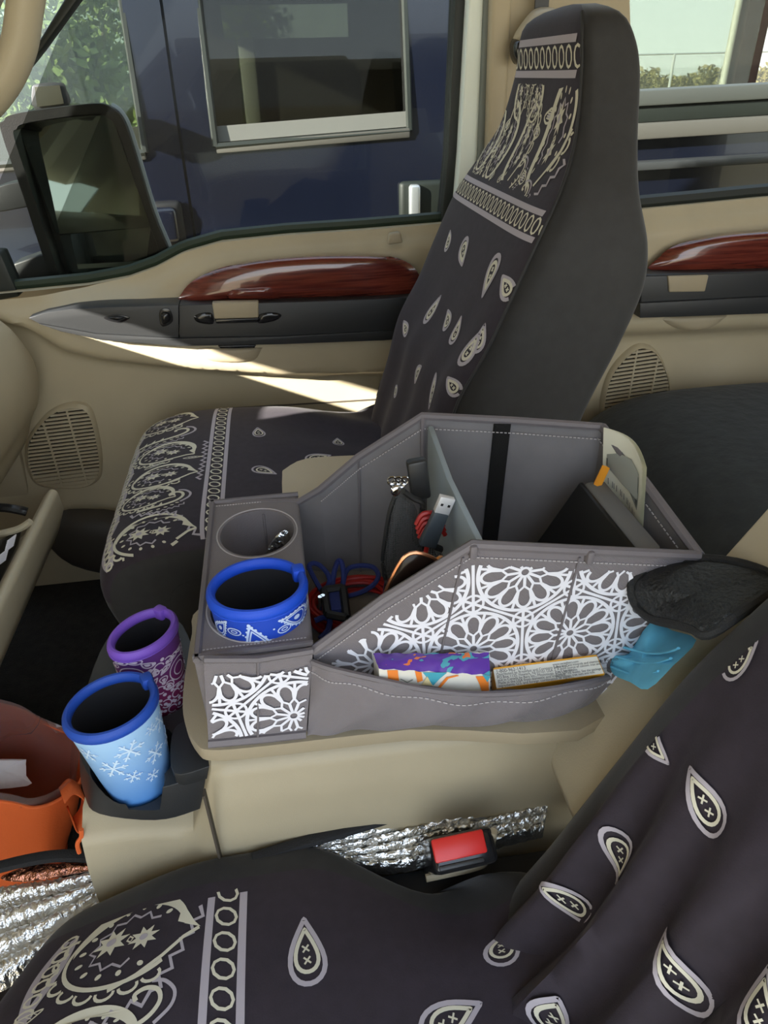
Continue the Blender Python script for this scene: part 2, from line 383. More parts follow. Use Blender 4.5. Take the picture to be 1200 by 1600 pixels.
# ------------------------------------------------------------------ the cab: floor, roof, door, pillar
m = M(); m.box((.6, .6, -1.02), (3.2, 1.75, .04)); m.build('floor', CARPET, kind='structure', smooth=False, label='dark carpeted cab floor of the passenger footwell', cat='floor')
m = M()
m.box((.95, .62, .42), (2.5, 1.72, .05))
m.build('ceiling', TAN, kind='structure', bevel=.015, label='tan headliner over the cab', cat='ceiling')
m = M(); n_ = 11                                     # unseen sun blocker added in the windscreen; its gap lets the door patch through
for k in range(n_):
    y0, y1 = -.42+1.90*k/n_, -.42+1.90*(k+1)/n_; ym = (y0+y1)/2; dd = V(-.012, 0, .012); sun_gap = .78 < ym < 1.12
    xb, zb_ = (-.94, -.12) if sun_gap else (-1.03, -.20)
    for ya, yb, oa, ob in ((y0, ym, V(0, 0, 0), dd), (ym, y1, dd, V(0, 0, 0))):
        q = [V(-.31, ya, .43)+oa, V(-.31, yb, .43)+ob, V(xb, yb, zb_)+ob, V(xb, ya, zb_)+oa]; m.prism(q, V(-.003, 0, .003))
m.build('sun_blocker_panel', mat('sun_blocker_silver', (.55, .55, .53), .5, .4), smooth=False, label='unseen pleated silver panel added inside the windscreen to block the sun', cat='sunshade')
m = M(); m.prism([V(-.25, -.30, .43), V(-.12, -.30, .43), V(-.62, -.30, -.12), V(-.62, -.30, -.60), V(-1.0, -.30, -.60), V(-1.0, -.30, -.2)], V(0, -.08, 0)); m.build('trim_8', TAN_D, kind='structure', bevel=.01, label='unseen tan windscreen pillar added on the driver side to block the sun', cat='pillar')  # unseen pillar put in to keep the sun off the driver seat
m = M(); m.box((-.93, .58, -.66), (.06, 1.74, .72)); m.build('wall_front', KICK, kind='structure', bevel=.02, label='dark firewall under the dashboard', cat='wall')
m = M(); m.box((2.0, .58, -.4), (.05, 1.74, 1.3)); m.build('wall_rear', TAN_D, kind='structure', bevel=.02, label='rear wall of the cab', cat='wall')

def sstep(a, b, x):
    t = max(0, min(1, (x-a)/(b-a))); return t*t*(3-2*t)
# front passenger door -------------------------------------------------------
SILL = [tuple(at(x, y, Y=1.45))[::2] for x, y in ((-60, 470), (30, 462), (130, 452), (195, 440), (240, 424), (285, 400), (345, 383), (450, 372), (570, 364), (690, 354), (760, 348))]
ARMB = [tuple(at(x, y, Y=1.40))[::2] for x, y in ((-60, 470), (45, 494), (100, 515), (160, 530), (280, 540), (440, 537), (600, 531), (760, 520))]
LEDG = [tuple(at(x, y, Y=1.42))[::2] for x, y in ((-60, 480), (45, 508), (100, 542), (160, 556), (280, 570), (440, 580), (600, 578), (760, 570))]
def interp(c, x): return float(np.interp(x, [p[0] for p in c], [p[1] for p in c]))
def doory(x, z):
    top = interp(SILL, x); a = interp(ARMB, x); l = interp(LEDG, x)
    r = .055*(1-sstep(l-.012, l+.012, z)*1) if False else 0
    y = 1.45
    y -= .05*sstep(l-.022, l+.004, z)*(1-sstep(a+.03, a+.10, z))          # the arm ledge stands proud
    y += .03*sstep(top-.045, top, z)                                       # rolls away at the sill
    y -= .02*sstep(-.62, -.95, z)*0 + .035*sstep(-.66, -.9, z)            # swells again at the map pocket
    return y
us = lin(-.80, .40, 90); m = M()
m.grid(lambda u, v: (lambda x, z: V(x, doory(x, z), z))(u, interp(SILL, u)+(-1.0-interp(SILL, u))*v), us, lin(0, 1, 70))
m.grid(lambda u, v: V(u, 1.48+v*.06, interp(SILL, u)-.002*v), us, lin(0, 1, 3))
m.grid(lambda u, v: V(u, 1.58, interp(SILL, u)+(-1.1-interp(SILL, u))*v), us, lin(0, 1, 10))
door = m.build('door_1', TAN, kind='structure', label='tan front passenger door panel with wood strip and black armrest', cat='door', ang=60)
OUTER = mat('dark_reflection_skin', (.012, .018, .016), .25, coat=.5)  # for the added outer skin, coloured dark so the side mirror reflects dark
m = M(); m.grid(lambda u, v: V(u, 1.60, interp(SILL, u)-.01+(-1.1-interp(SILL, u))*v), lin(-.80, .40, 40), lin(0, 1, 8)); m.build('outer_skin', OUTER, door)
def outline_part(name, pix, y, depth, mt, parent, bev=.004, seg=3, sm=4, **k):
    pts = [at(a, b, Y=y) for a, b in pix]; pts = smooth_path(pts, sm, True) if sm else pts
    return M().prism(pts, V(0, depth, 0)).build(name, mt, parent, bevel=bev, seg=seg, **k)
# wood strip: domed between its outline
WP = [(281, 474), (284, 458), (300, 440), (330, 424), (370, 412), (420, 404), (490, 399), (560, 398), (610, 401), (640, 412), (655, 430), (659, 450), (650, 466), (560, 467), (440, 470), (340, 474)]
pts = smooth_path([at(a, b, Y=1.43) for a, b in WP], 3, True)
M().pillow(pts, V(0, -1, .35), .028, 8, .004).build('wood_trim', WOOD, door, label='glossy red wood strip', ang=80)
pts = smooth_path([at(a, b, Y=1.43) for a, b in ((352, 470), (353, 455), (362, 452), (400, 450), (440, 449), (441, 469))], 2, True)
M().pillow(pts, V(0, -1, .3), .034, 5, .004).build('latch_lever_cover', WOOD, door)
# black armrest: top plate in two halves
AR1 = [(45, 497), (70, 489), (110, 483), (170, 480), (230, 478), (279, 477), (279, 540), (220, 537), (150, 530), (95, 516), (60, 505)]
AR2 = [(280, 477), (360, 475), (470, 472), (560, 469), (660, 464), (720, 462), (720, 522), (600, 531), (440, 537), (281, 540)]
for i, A in enumerate((AR1, AR2)):
    top = [at(a, b, Y=1.385) for a, b in A]
    o = M().prism(top, V(0, .06, 0)).build('armrest_panel', BLKP, door, bevel=.006, seg=3)
outline_part('armrest_lip', [(60, 506), (150, 522), (280, 529), (440, 526), (700, 512), (700, 523), (600, 532), (440, 538), (281, 541), (160, 532), (95, 518)], 1.378, .03, BLKP, door, .004, sm=0)
outline_part('door_latch_pocket', [(331, 474), (404, 472), (404, 497), (335, 499)], 1.380, .02, TAN_D, door, .003, sm=0, label='tan inner door latch')
outline_part('latch_slot', [(335, 499), (404, 497), (404, 504), (338, 506)], 1.378, .02, BLKG, door, .002, sm=0)
pts = smooth_path([at(a, b, Y=1.384) for a, b in ((404, 492), (425, 488), (440, 492), (430, 501), (404, 505))], 3, True)
M().pillow(pts, V(0, -1, .2), .004, 4, .003).build('finger_recess', BLKG, door)
pts = smooth_path([at(a, b, Y=1.384) for a, b in ((331, 490), (315, 489), (303, 495), (310, 504), (333, 506))], 3, True)
M().pillow(pts, V(0, -1, .2), .004, 4, .003).build('finger_recess', BLKG, door)
for A in ([(167, 497), (183, 494), (198, 497), (184, 502)], [(252, 489), (263, 488), (267, 500), (257, 506), (252, 502)]):
    c = sum((at(a, b, Y=1.38) for a, b in A), Vector())/len(A)
    sw = outline_part('switch_plate', [(a+(a-sum(q[0] for q in A)/len(A))*.35, b+(b-sum(q[1] for q in A)/len(A))*.5) for a, b in A], 1.383, .01, BLKG, door, .002)
    pts = [at(a, b, Y=1.382) for a, b in A]
    M().pillow(smooth_path(pts, 3, True), V(0, -1, .3), .010, 4, .002).build('rocker', BLKG, sw)
# pull cup below the armrest
pts = smooth_path([at(a, b, Y=1.405) for a, b in ((306, 541), (312, 556), (330, 565), (370, 567), (402, 562), (413, 545), (412, 541), (360, 542))], 3, True)
M().pillow(pts, V(0, -1, .1), .012, 6, .004).build('pull_cup', TAN_D, door)
outline_part('pull_slot', [(340, 540), (400, 539), (398, 544), (344, 545)], 1.385, .02, BLKG, door, .002, sm=0)
outline_part('lower_seam', [(360, 637), (480, 630), (560, 625), (640, 620), (640, 622), (560, 627), (480, 632), (360, 639)], 1.4485, .003, KICK, door, 0, sm=0)
outline_part('sill_clip', [(606, 383), (609, 366), (626, 363), (630, 380)], 1.44, .02, TAN_D, door, .004, sm=0, label='small tan clip on the sill')
def speaker(parent, pix, y, tilt, n, mt):
    out = [at(a, b, Y=y) for a, b in pix]; P = [(p.x, p.z) for p in smooth_path(out, 4, True)]; n_ = len(P)
    cx, cz = sum(p[0] for p in P)/n_, sum(p[1] for p in P)/n_
    ring = M(); a = [V(x, y-.004, z) for x, z in P]; b = [V(cx+(x-cx)*.93, y-.010, cz+(z-cz)*.93) for x, z in P]; c = [V(cx+(x-cx)*.90, y+.006, cz+(z-cz)*.90) for x, z in P]
    d = [V(x+(x-cx)*.03, y+.012, z+(z-cz)*.03) for x, z in P]
    ring.add(d+a+b+c, [(k*n_+i, k*n_+(i+1) % n_, (k+1)*n_+(i+1) % n_, (k+1)*n_+i) for k in range(3) for i in range(n_)])
    g = ring.build('speaker_grille', mt, parent)
    back = M(); back.prism([V(cx+(x-cx)*.96, y-.0015, cz+(z-cz)*.96) for x, z in P], V(0, .004, 0)).build('speaker_cloth', BLKG, g, smooth=False)
    zs = [p[1] for p in P]; z0, z1 = min(zs), max(zs); IN = [(cx+(x-cx)*.93, cz+(z-cz)*.93) for x, z in P]
    for k in range(n):
        z = z0+(z1-z0)*(k+.5)/n; xs = []
        for (xa, za), (xb, zb) in zip(IN, IN[1:]+IN[:1]):
            if (za > z) != (zb > z): xs.append(xa+(z-za)/(zb-za)*(xb-xa))
        if len(xs) < 2: continue
        xa, xb = min(xs), max(xs); h = (z1-z0)/n*.27
        M().prism([V(xa, y-.008, z-h+tilt*(xa-cx)), V(xb, y-.008, z-h+tilt*(xb-cx)), V(xb, y-.008, z+h+tilt*(xb-cx)), V(xa, y-.008, z+h+tilt*(xa-cx))], V(0, .005, 0)).build('slat', mt, g, smooth=False)
    for t in (.38, .70):
        x = min(p[0] for p in P)*(1-t)+max(p[0] for p in P)*t; zz = []
        for (xa, za), (xb, zb) in zip(IN, IN[1:]+IN[:1]):
            if (xa > x) != (xb > x): zz.append(za+(x-xa)/(xb-xa)*(zb-za))
        M().prism([V(x-.0018, y-.0085, min(zz)), V(x+.0018, y-.0085, min(zz)), V(x+.0018, y-.0085, max(zz)), V(x-.0018, y-.0085, max(zz))], V(0, .005, 0)).build('grille_rib', mt, g, smooth=False)
speaker(door, [(40, 700), (48, 678), (70, 650), (95, 634), (125, 630), (143, 642), (154, 680), (160, 720), (157, 748), (135, 762), (95, 764), (60, 758), (44, 735)], 1.445, .04, 24, TAN)
# window of the front door: rubber seal along the sill, rear frame upright, pane
m = M(); m.tube([V(x, 1.515, interp(SILL, x)+.006) for x in lin(-.62, .375, 60)], .011, 8, flat=1.0); m.build('window_seal', mat('green_black_seal', (.016, .03, .018), .4), door)
fr = [at(711, -60, Y=1.50), at(711, 0, Y=1.50), at(700, 240, Y=1.50), at(688, 362, Y=1.50), at(704, 360, Y=1.50), at(719, 240, Y=1.50), at(735, 0, Y=1.50), at(737, -60, Y=1.50)]
M().prism(fr, V(0, .05, 0)).build('window_frame_rear', RUBBER, door, bevel=.004)
fr = [at(-20, 395, Y=1.50), at(0, 395, Y=1.50), at(30, 464, Y=1.50), at(-30, 475, Y=1.50)]
M().prism(fr, V(0, .05, 0)).build('window_corner_sail', RUBBER, door, bevel=.004)
fr = [at(118, -30, Y=1.49), at(142, -30, Y=1.49), at(64, 78, Y=1.49), at(-10, 170, Y=1.49), at(-30, 170, Y=1.49), at(52, 78, Y=1.49)]
M().prism(fr, V(0, .04, 0)).build('window_frame_front', RUBBER, door, bevel=.003)
gl = [V(x, 1.53, interp(SILL, x)-.01) for x in lin(-.64, .40, 30)] + [V(.40, 1.53, .40), V(-.06, 1.53, .40), V(-.20, 1.53, .24)]
M().prism(gl, V(0, .004, 0)).build('window_1', CLEAR, kind='structure', smooth=False, label='dusty glass of the front passenger window', cat='window')
# dashboard end and glove box ------------------------------------------------------
prof = [(-.90, -.20), (-.70, -.28), (-.57, -.335), (-.51, -.372), (-.482, -.42), (-.472, -.47), (-.485, -.53), (-.51, -.57), (-.535, -.62), (-.60, -.66), (-.90, -.70)]
pp = [(p.x, p.z) for p in smooth_path([V(x, 0, z) for x, z in prof], 3)]
M().prism(xz(pp, .62), V(0, .76, 0)).build('dashboard', TAN, kind='structure', bevel=.03, seg=4, label='tan end of the dashboard beside the passenger door', cat='dashboard', ang=50)
prof = [(-.92, -.60), (-.92, -.12), (-.80, -.05), (-.70, -.06), (-.64, -.12), (-.62, -.25), (-.64, -.45), (-.72, -.60)]
M().prism(xz([(p.x, p.z) for p in smooth_path([V(x, 0, z) for x, z in prof], 3)], -.27), V(0, .86, 0)).build('dashboard', TAN, kind='structure', bevel=.03, seg=4, label='unseen tan instrument hood added before the driver to block the sun', cat='dashboard', ang=50)  # unseen hood, added to keep direct sun off the console
M().prism([at(-10, 630, Y=1.435), at(14, 640, Y=1.435), at(52, 800, Y=1.435), at(75, 880, Y=1.435), at(-60, 900, Y=1.435), at(-60, 640, Y=1.435)], V(0, .03, 0)).build('trim_1', TAN_D, kind='structure', bevel=.004, label='brown kick panel in front of the passenger door', cat='trim')
m = M(); P = [at(a, b, Y=1.40) for a, b in ((70, 840), (90, 800), (150, 795), (190, 800), (300, 820), (300, 900), (200, 900), (110, 880))]
m.pillow(smooth_path(P, 3, True), V(-.1, -1, .2), .05, 6, .02); m.build('map_pocket', mat('dark_brown_pocket', (.05, .042, .032), .6), door)
# A-pillar with its grab handle
hp = [at(a, b, Y=1.34) for a, b in ((52, -120), (46, -40), (38, 20), (30, 70), (12, 115), (-12, 150), (-45, 185))]
m = M(); m.tube(smooth_path(hp, 6), .033, 14, flat=.75); m.build('trim_2', LEATHER, kind='structure', label='cream grab handle on the windscreen pillar', cat='grab handle')
m = M(); m.prism([V(-.40, 1.44, .10), V(-.14, 1.44, .42), V(-.24, 1.44, .42), V(-1.0, 1.44, -.20), V(-.9, 1.44, -.25)], V(0, .05, 0)); m.build('trim_3', TAN_D, kind='structure', bevel=.01, label='tan windscreen pillar', cat='pillar')
# B-pillar -------------------------------------------------------------------
def strip(name, pix, y, d, mt, lab, cat='trim', bev=.004):
    M().prism([at(a, b, Y=y) for a, b in pix], V(0, d, 0)).build(name, mt, kind='structure', bevel=bev, seg=3, label=lab, cat=cat)
strip('trim_4', [(733, -60), (733, 0), (719, 240), (706, 400), (735, 400), (748, 240), (757, 0), (758, -60)], 1.47, .05, SEAL, 'pale green weatherstrip beside the black window frame')
strip('trim_5', [(757, -60), (757, 0), (747, 240), (733, 400), (752, 400), (766, 240), (775, 0), (777, -60)], 1.46, .05, SEALG, 'grey rubber strip along the middle pillar')
strip('trim_6', [(775, -60), (766, 240), (750, 400), (740, 700), (1040, 700), (996, 340), (985, 0), (988, -60)], 1.455, .08, TAN, 'tan middle pillar behind the passenger seat', 'pillar')
m = M(); m.prism([at(770, -60, Y=1.44), at(761, 240, Y=1.44), at(745, 400, Y=1.44), at(772, 400, Y=1.44), at(788, 240, Y=1.44), at(798, 60, Y=1.44), at(803, -60, Y=1.44)], V(0, .03, 0)); m.build('trim_7', TAN, kind='structure', bevel=.008, seg=3, label='tan raised edge of the middle pillar', cat='trim')
# seat belt height adjuster with its strap
bt = thing('belt_guide', 'tan seat belt height adjuster with black guide loop on middle pillar', 'seat belt guide', at(830, 60, Y=1.42))
pts = smooth_path([at(a, b, Y=1.42) for a, b in ((802, 58), (826, 22), (845, 11), (868, 14), (872, 28), (850, 55), (830, 72), (812, 72))], 4, True)
M().pillow(pts, V(0, -1, 0), .035, 7, .02).build('cover', TAN, bt)
pts = smooth_path([at(a, b, Y=1.42) for a, b in ((797, 70), (803, 60), (815, 70), (828, 76), (822, 92), (806, 101), (798, 90))], 4, True)
M().pillow(pts, V(0, -1, 0), .03, 6, .015).build('guide_loop', BLKG, bt, label='black belt guide loop')
M().prism([at(838, -30, Y=1.425), at(860, -30, Y=1.425), at(857, 16, Y=1.425), at(836, 16, Y=1.425)], V(0, .004, 0)).build('strap', BLKP, bt)
# rear door ----------------------------------------------------------------------
SILL2 = [tuple(at(x, y, Y=1.45))[::2] for x, y in ((960, 340), (1015, 330), (1100, 322), (1200, 312), (1400, 296))]
m = M(); us = lin(.60, 1.7, 50)
A2 = [tuple(at(x, y, Y=1.42))[::2] for x, y in ((960, 496), (1030, 494), (1200, 487), (1400, 478))]
def door2y(x, z):
    a = interp(A2, x); t = interp(SILL2, x)
    return 1.45-.045*sstep(a-.06, a-.02, z)*(1-sstep(a+.03, a+.1, z))+.03*sstep(t-.05, t, z)-.02*sstep(a-.06, a-.2, z)*sstep(.9, 1.05, x)
m.grid(lambda u, v: (lambda x, z: V(x, door2y(x, z), z))(u, interp(SILL2, u)+(-1.0-interp(SILL2, u))*v), us, lin(0, 1, 60))
m.grid(lambda u, v: V(u, 1.48+v*.06, interp(SILL2, u)-.002*v), us, lin(0, 1, 3))
m.grid(lambda u, v: V(u, 1.58, interp(SILL2, u)+(-1.1-interp(SILL2, u))*v), us, lin(0, 1, 10))
door2 = m.build('door_2', TAN, kind='structure', label='tan rear passenger door panel behind the seat', cat='door', ang=60)
pts = smooth_path([at(a, b, Y=1.43) for a, b in ((1020, 424), (1030, 402), (1050, 386), (1085, 374), (1130, 366), (1200, 360), (1300, 354), (1330, 400), (1280, 420), (1150, 428))], 3, True)
M().pillow(pts, V(0, -1, .35), .028, 7, .004).build('wood_trim', WOOD, door2, label='glossy dark wood strip', ang=80)
outline_part('armrest_panel', [(1000, 430), (1200, 424), (1420, 415), (1420, 478), (1200, 489), (1000, 496)], 1.385, .06, BLKP, door2, .006, sm=0)
outline_part('armrest_lip', [(1000, 474), (1200, 464), (1420, 455), (1420, 480), (1200, 490), (1000, 497)], 1.375, .04, BLKP, door2, .005, sm=0)
outline_part('door_latch_pocket', [(1044, 432), (1108, 430), (1102, 456), (1046, 457)], 1.380, .02, TAN_D, door2, .003, sm=0, label='tan inner door latch')
pts = smooth_path([at(a, b, Y=1.405) for a, b in ((1040, 495), (1050, 510), (1080, 517), (1110, 512), (1128, 500), (1130, 491))], 3, True)
M().pillow(pts, V(0, -1, .1), .012, 5, .004).build('pull_cup', TAN_D, door2)
speaker(door2, [(938, 640), (945, 600), (960, 570), (985, 545), (1005, 538), (1025, 548), (1040, 575), (1046, 600), (1042, 625), (1010, 645), (970, 658), (945, 655)], 1.445, .07, 20, TAN)
m = M(); m.tube([V(x, 1.51, interp(SILL2, x)+.006) for x in lin(.6, 1.7, 20)], .016, 8); m.build('window_seal', RUBBER, door2)
gl = [V(x, 1.53, interp(SILL2, x)-.01) for x in lin(.55, 1.75, 8)] + [V(1.75, 1.53, .40), V(.55, 1.53, .40)]
M().prism(gl, V(0, .004, 0)).build('window_2', CLEAR, kind='structure', smooth=False, label='dusty glass of the rear passenger window', cat='window')
# ------------------------------------------------------------------ seats
def make_cushion(root, prof, y0, y1, s_print, v_print, p=7, wrinkle=None):
    """cushion as a side profile (x, z) swept across the seat with rounded flanks; returns the surface map and the profile curve"""
    C = Curve([(x, z) for x, z in prof]); cx = sum(a for a, b in prof)/len(prof); cz = sum(b for a, b in prof)/len(prof); hw = (y1-y0)/2; yc = (y0+y1)/2
    def S(s, y):
        v = max(-1, min(1, (y-yc)/hw)); k = (1-abs(v)**p)**(1/p); k = .55+.45*k if k > 0 else .55
        x, z = C(s); q = V(cx+(x-cx)*k, y, cz+(z-cz)*k)
        if wrinkle: q += wrinkle(x, y, z, v)
        return q
    def edge(n, lo, hi): return [yc+hw*(math.copysign(1-(1-abs(w))**2.2, w)) for w in lin(lo, hi, n)]
    w0 = 1-(1-v_print)**(1/2.2); S0, S1 = s_print
    M().grid(S, lin(S0, S1, 60), edge(50, -w0, w0)).build('cushion', FABRIC, root, ang=80)
    m = M()
    m.grid(S, lin(0, S0, 14), edge(50, -1, 1)); m.grid(S, lin(S1, C.L, 10), edge(50, -1, 1))
    for sg in (-1, 1):
        m.grid(S, lin(S0, S1, 60), [yc+hw*(sg*(1-(1-abs(w))**2.2)) for w in lin(w0, 1, 10)])
        ring = [S(s, yc+sg*hw) for s in lin(0, C.L, 60)]; c = sum(ring, Vector())/60; n = len(m.v); m.add(ring+[c], [(i, i+1, 60) for i in range(59)])
    m.build('cushion_skirt', FABRIC_B, root, ang=80, label='plain black stretch side of the seat cover')
    return S, C
def make_back(root, rows, q_print, n=5, fold=None, cap=True):
    """backrest lofted through sections; row = (front x, front z, back x, back z, half width, centre y)"""
    C = Curve(rows, 12); H = C.L
    def S(h, q, back=False):
        ax, az, bx, bz, hw, yc = C(h); cx, cz = (ax+bx)/2, (az+bz)/2; dx, dz = (bx-ax)/2*1.06, (bz-az)/2*1.06
        q = max(-1, min(1, q)); d = (1-abs(q)**n)**(1/n)*(1 if back else -1)
        p = V(cx+dx*d, yc+hw*q, cz+dz*d)
        if fold: p += fold(h, q, p)
        return p
    hs = lin(0, H, 90)
    fq = [math.sin(t)*1.0 for t in lin(-PI/2, PI/2, 61)]; inner = [q for q in fq if abs(q) < q_print]; front = [-q_print]+inner+[q_print]
    M().grid(S, hs, front).build('backrest', FABRIC, root, ang=80)
    m = M(); out = [-q_print]+[q for q in sorted(fq) if q < -q_print]
    for sg in (-1, 1):
        qs = [sg*(q_print+(1-q_print)*math.sin(t)) for t in lin(0, PI/2, 10)]
        m.grid(S, hs, qs); m.grid(lambda h, q: S(h, q, True), hs, [sg*math.sin(t) for t in lin(0, PI/2, 20)])
    for h in (0, H):
        r = [S(h, q) for q in front]+[S(h, q, True) for q in reversed(fq)]; c = sum(r, Vector())/len(r); k = len(r)
        m.add(r+[c], [(i, (i+1) % k, k) for i in range(k)])
    m.build('backrest_side', FABRIC_B, root, ang=80, label='plain black stretch side and rear of the seat cover')
    return S, C
def cushion_print(root, S, C, s0, y_in, sgn, width, scale=1.0, qs=1.0, bold=1.3):
    """bandana block between the front roll and the border stripe; q runs from the inner edge of the seat outwards"""
    ok = (lambda s, y: 0.005 < (y-y_in)*sgn < width-.004)
    P = Print(S, clip=ok); P.bold = bold; Y = lambda q: y_in+sgn*q; k = scale
    sb = s0+.205*k                                                      # border stripe
    P.chain(sb, Y(.0), sb, Y(width), .034*k, int(width/.021))
    for q, ds, a, b, r, mi in ((.045, .115, .058, .046, .25, 1), (.150, .100, .044, .030, -.1, 1), (.215, .115, .052, .036, .2, 1), (.300, .115, .052, .036, -.25, 1), (.440, .10, .052, .042, .2, 1)):
        P.paisley(s0+ds*k, Y(q*qs), a*k, b*k*(.5+.5*qs), r, 1)
    for q, ds, a, b, r in ((.130, .13, .045, .030, .1), (.372, .11, .055, .032, -.1)): P.hook(s0+ds*k, Y(q*qs), a*k, b*k*(.5+.5*qs), r)
    for q, ds, a, r in ((.105, .045, .020, .6), (.175, .05, .020, -.5), (.258, .045, .02, .5), (.262, .165, .018, 0), (.345, .05, .022, -.4), (.400, .045, .02, .8), (.258, .10, .02, .2)): P.leafy(s0+ds*k, Y(q*qs), a*k, a*.5*k, r)
    P.piece('zigzag_print'); P.frame(0, 0, 1); P.k = 'lilac'
    P.zig([(s0+.185*k, Y(.02)), (s0+.15*k, Y(.085)), (s0+.07*k, Y(.108))], .004*k, .007*k, .0028*k)
    P.zig([(s0+.178*k, Y(.18)), (s0+.182*k, Y(.24)), (s0+.182*k, Y(.33))], .004*k, .007*k, .0026*k)
    P.piece('braid_print')
    for o in (0, PI):
        pts = [(s0+.042*k+.010*k*math.sin(q*42+o), Y(q)) for q in lin(.01, width-.01, 120)]; P.k = 'lilac'; P.line(pts, .0062*k, raw=True)
    P.k = 'cream'
    for i in range(int(width/.012)):
        q = .012+i*.012; c = s0+.042*k; P.frame(c, Y(q), .0075*k, .0045*k, .7*sgn); P.line(P.arc(0, 0, 1, 1, 0, 324, 9), .0017*k, True)
    P.build(root, CREAM, LILAC)
def place_drops(P, surf, us, vs, spots):
    """sets small paisleys on the cloth; spot = (pixel x, y, size, tip direction dx, dy in the photo)"""
    scr = lambda w: np.array((600+F*w.dot(RGT)/w.dot(FWD), 800-F*w.dot(UPV)/w.dot(FWD)))
    tab = [(u, v, scr(w)) for u in us for v in vs for w in (surf(u, v),) if w.dot(FWD) > .05]
    for px, py, sz, dx, dy in spots:
        u, v, q = min(tab, key=lambda t: (t[2][0]-px)**2+(t[2][1]-py)**2); e = .004; o = scr(surf(u, v))
        J = np.stack([(scr(surf(u+e, v))-o)/e, (scr(surf(u, v+e))-o)/e], 1)
        t = np.linalg.solve(J, np.array((dx, dy), float)); P.little(u, v, sz, math.atan2(-t[0], t[1]))
# --- passenger seat
PS = thing('car_seat', 'front passenger seat in black bandana print cover behind the grey organizer', 'car seat', V(.05, 1.09, -1.0))
PPROF = [(-.20, -.86), (-.265, -.78), (-.292, -.70), (-.305, -.645), (-.30, -.605), (-.272, -.572), (-.20, -.553), (-.08, -.553), (.06, -.566), (.17, -.575), (.22, -.56), (.26, -.62), (.25, -.80), (.10, -.86), (-.20, -.86)]
def pwr(x, y, z, v): return V(0, 0, .004*math.sin(y*40+x*20)*sstep(-.1, .1, x) - .012*sstep(.0, .2, x)*abs(v)**2 + .0)
S, C = make_cushion(PS, PPROF, .838, 1.345, (.25, 1.0), .975, wrinkle=pwr)
cushion_print(PS, S, C, .27, .846, 1, .49, 1.0, 1.0, 1.7)
def find_s(C, x, zmin=-.62):
    for s in lin(0, C.L, 400):
        a = C(s)
        if a[1] > zmin and a[0] > x: return s
P = Print(S, clip=lambda s, y: .855 < y < 1.33)
place_drops(P, S, lin(.3, .9, 60), lin(.87, 1.32, 40), ((400, 676, .040, -.4, -1), (412, 735, .044, 1, .25), (527, 690, .036, -.4, -1), (495, 716, .044, 1, -.2)))
P.build(PS, CREAM, LILAC)
YC = 1.09
PROWS = [(.150, -.66, .37, -.70, .235, YC), (.180, -.54, .385, -.57, .243, YC), (.203, -.462, .401, -.482, .245, YC), (.222, -.386, .423, -.404, .245, YC), (.259, -.318, .456, -.320, .245, YC), (.288, -.249, .476, -.249, .245, YC),
         (.318, -.182, .474, -.194, .240, YC), (.352, -.127, .460, -.132, .215, YC), (.378, -.076, .464, -.079, .178, YC), (.389, -.010, .468, -.005, .146, YC), (.389, .030, .458, .033, .134, YC), (.393, .053, .443, .055, .118, YC), (.408, .066, .425, .067, .070, YC), (.415, .069, .418, .069, .02, YC)]
def pfold(h, q, p): return V(-.006*math.exp(-((abs(q)-.75)/.15)**2)*sstep(.5, .3, h) + .003*math.sin(q*14+h*9)*sstep(.45, .2, h), 0, 0)
PB, PC = make_back(PS, PROWS, .90, 6, pfold)
P = Print(lambda a, h: PB(h, a/ PC(h)[4]), clip=lambda a, h: abs(a) < PC(h)[4]*.895 and 0 < h < PC.L)
hz = lambda z: min(lin(0, PC.L, 600), key=lambda h: abs(PC(h)[1]-z))
P.bold = 1.7
hA, hB, hT = hz(-.168), hz(.028), hz(.046)
P.chain(-.26, hA, .26, hA, .040, 28)
P.chain(-.20, hz(.012), .20, hz(.012), .046, 17)
PBa = lambda a, h: PB(h, a/PC(h)[4])
place_drops(P, PBa, lin(-.20, .20, 50), lin(.06, PC.L*.75, 60), ((722, 397, .050, -.1, 1), (767, 428, .055, -.4, 1), (793, 450, .042, -.3, -1), (676, 483, .050, .7, -1), (703, 497, .040, .1, -1), (632, 512, .036, -.2, -1), (717, 515, .040, .4, -1), (733, 548, .048, .7, -1), (652, 582, .046, .7, -1), (594, 600, .044, .3, -1), (675, 612, .050, .2, -1), (712, 610, .036, -.6, -1), (760, 537, .038, .4, -1), (699, 378, .036, .2, -1), (618, 610, .034, 0, -1)))
h0 = hz(-.145); h1 = hz(-.012); hC = hz(.012)-.030; P.clip = lambda a, h: abs(a) < PC(h)[4]*.89 and hA+.026 < h < hC
for mi in (1, -1):
    hm = (h0+h1)/2; cx0 = .035
    P.paisley(cx0+mi*.040, hm-.014, .030, .056, PI/2*mi, 1)
    P.paisley(cx0+mi*.034, hm+.048, .026, .030, -PI/2*mi, 1)
    P.leafy(cx0+mi*.068, hm+.01, .030, .010, PI/2+.2*mi); P.leafy(cx0+mi*.018, hm+.066, .016, .006, .5*mi)
    P.hook(cx0+mi*.075, hm-.045, .030, .022, 1.2*mi, mi); P.leafy(cx0+mi*.02, hm-.062, .018, .007, PI/2)
P.paisley(-.105, hm+.008, .040, .070, -PI/2+.15, 1)
P.paisley(.145, hm-.015, .030, .050, PI/2, 1)
P.leafy(-.064, hm+.03, .045, .010, PI/2+.1); P.leafy(-.068, hm-.05, .028, .010, PI/2-.2); P.hook(-.10, hm-.072, .03, .022, -1.1, -1)
P.piece('zigzag_print'); P.frame(0, 0, 1); P.k = 'lilac'; P.zig([(-.155, hm+.05), (-.165, hm-.03), (-.13, hm-.085)], .004, .007, .003)
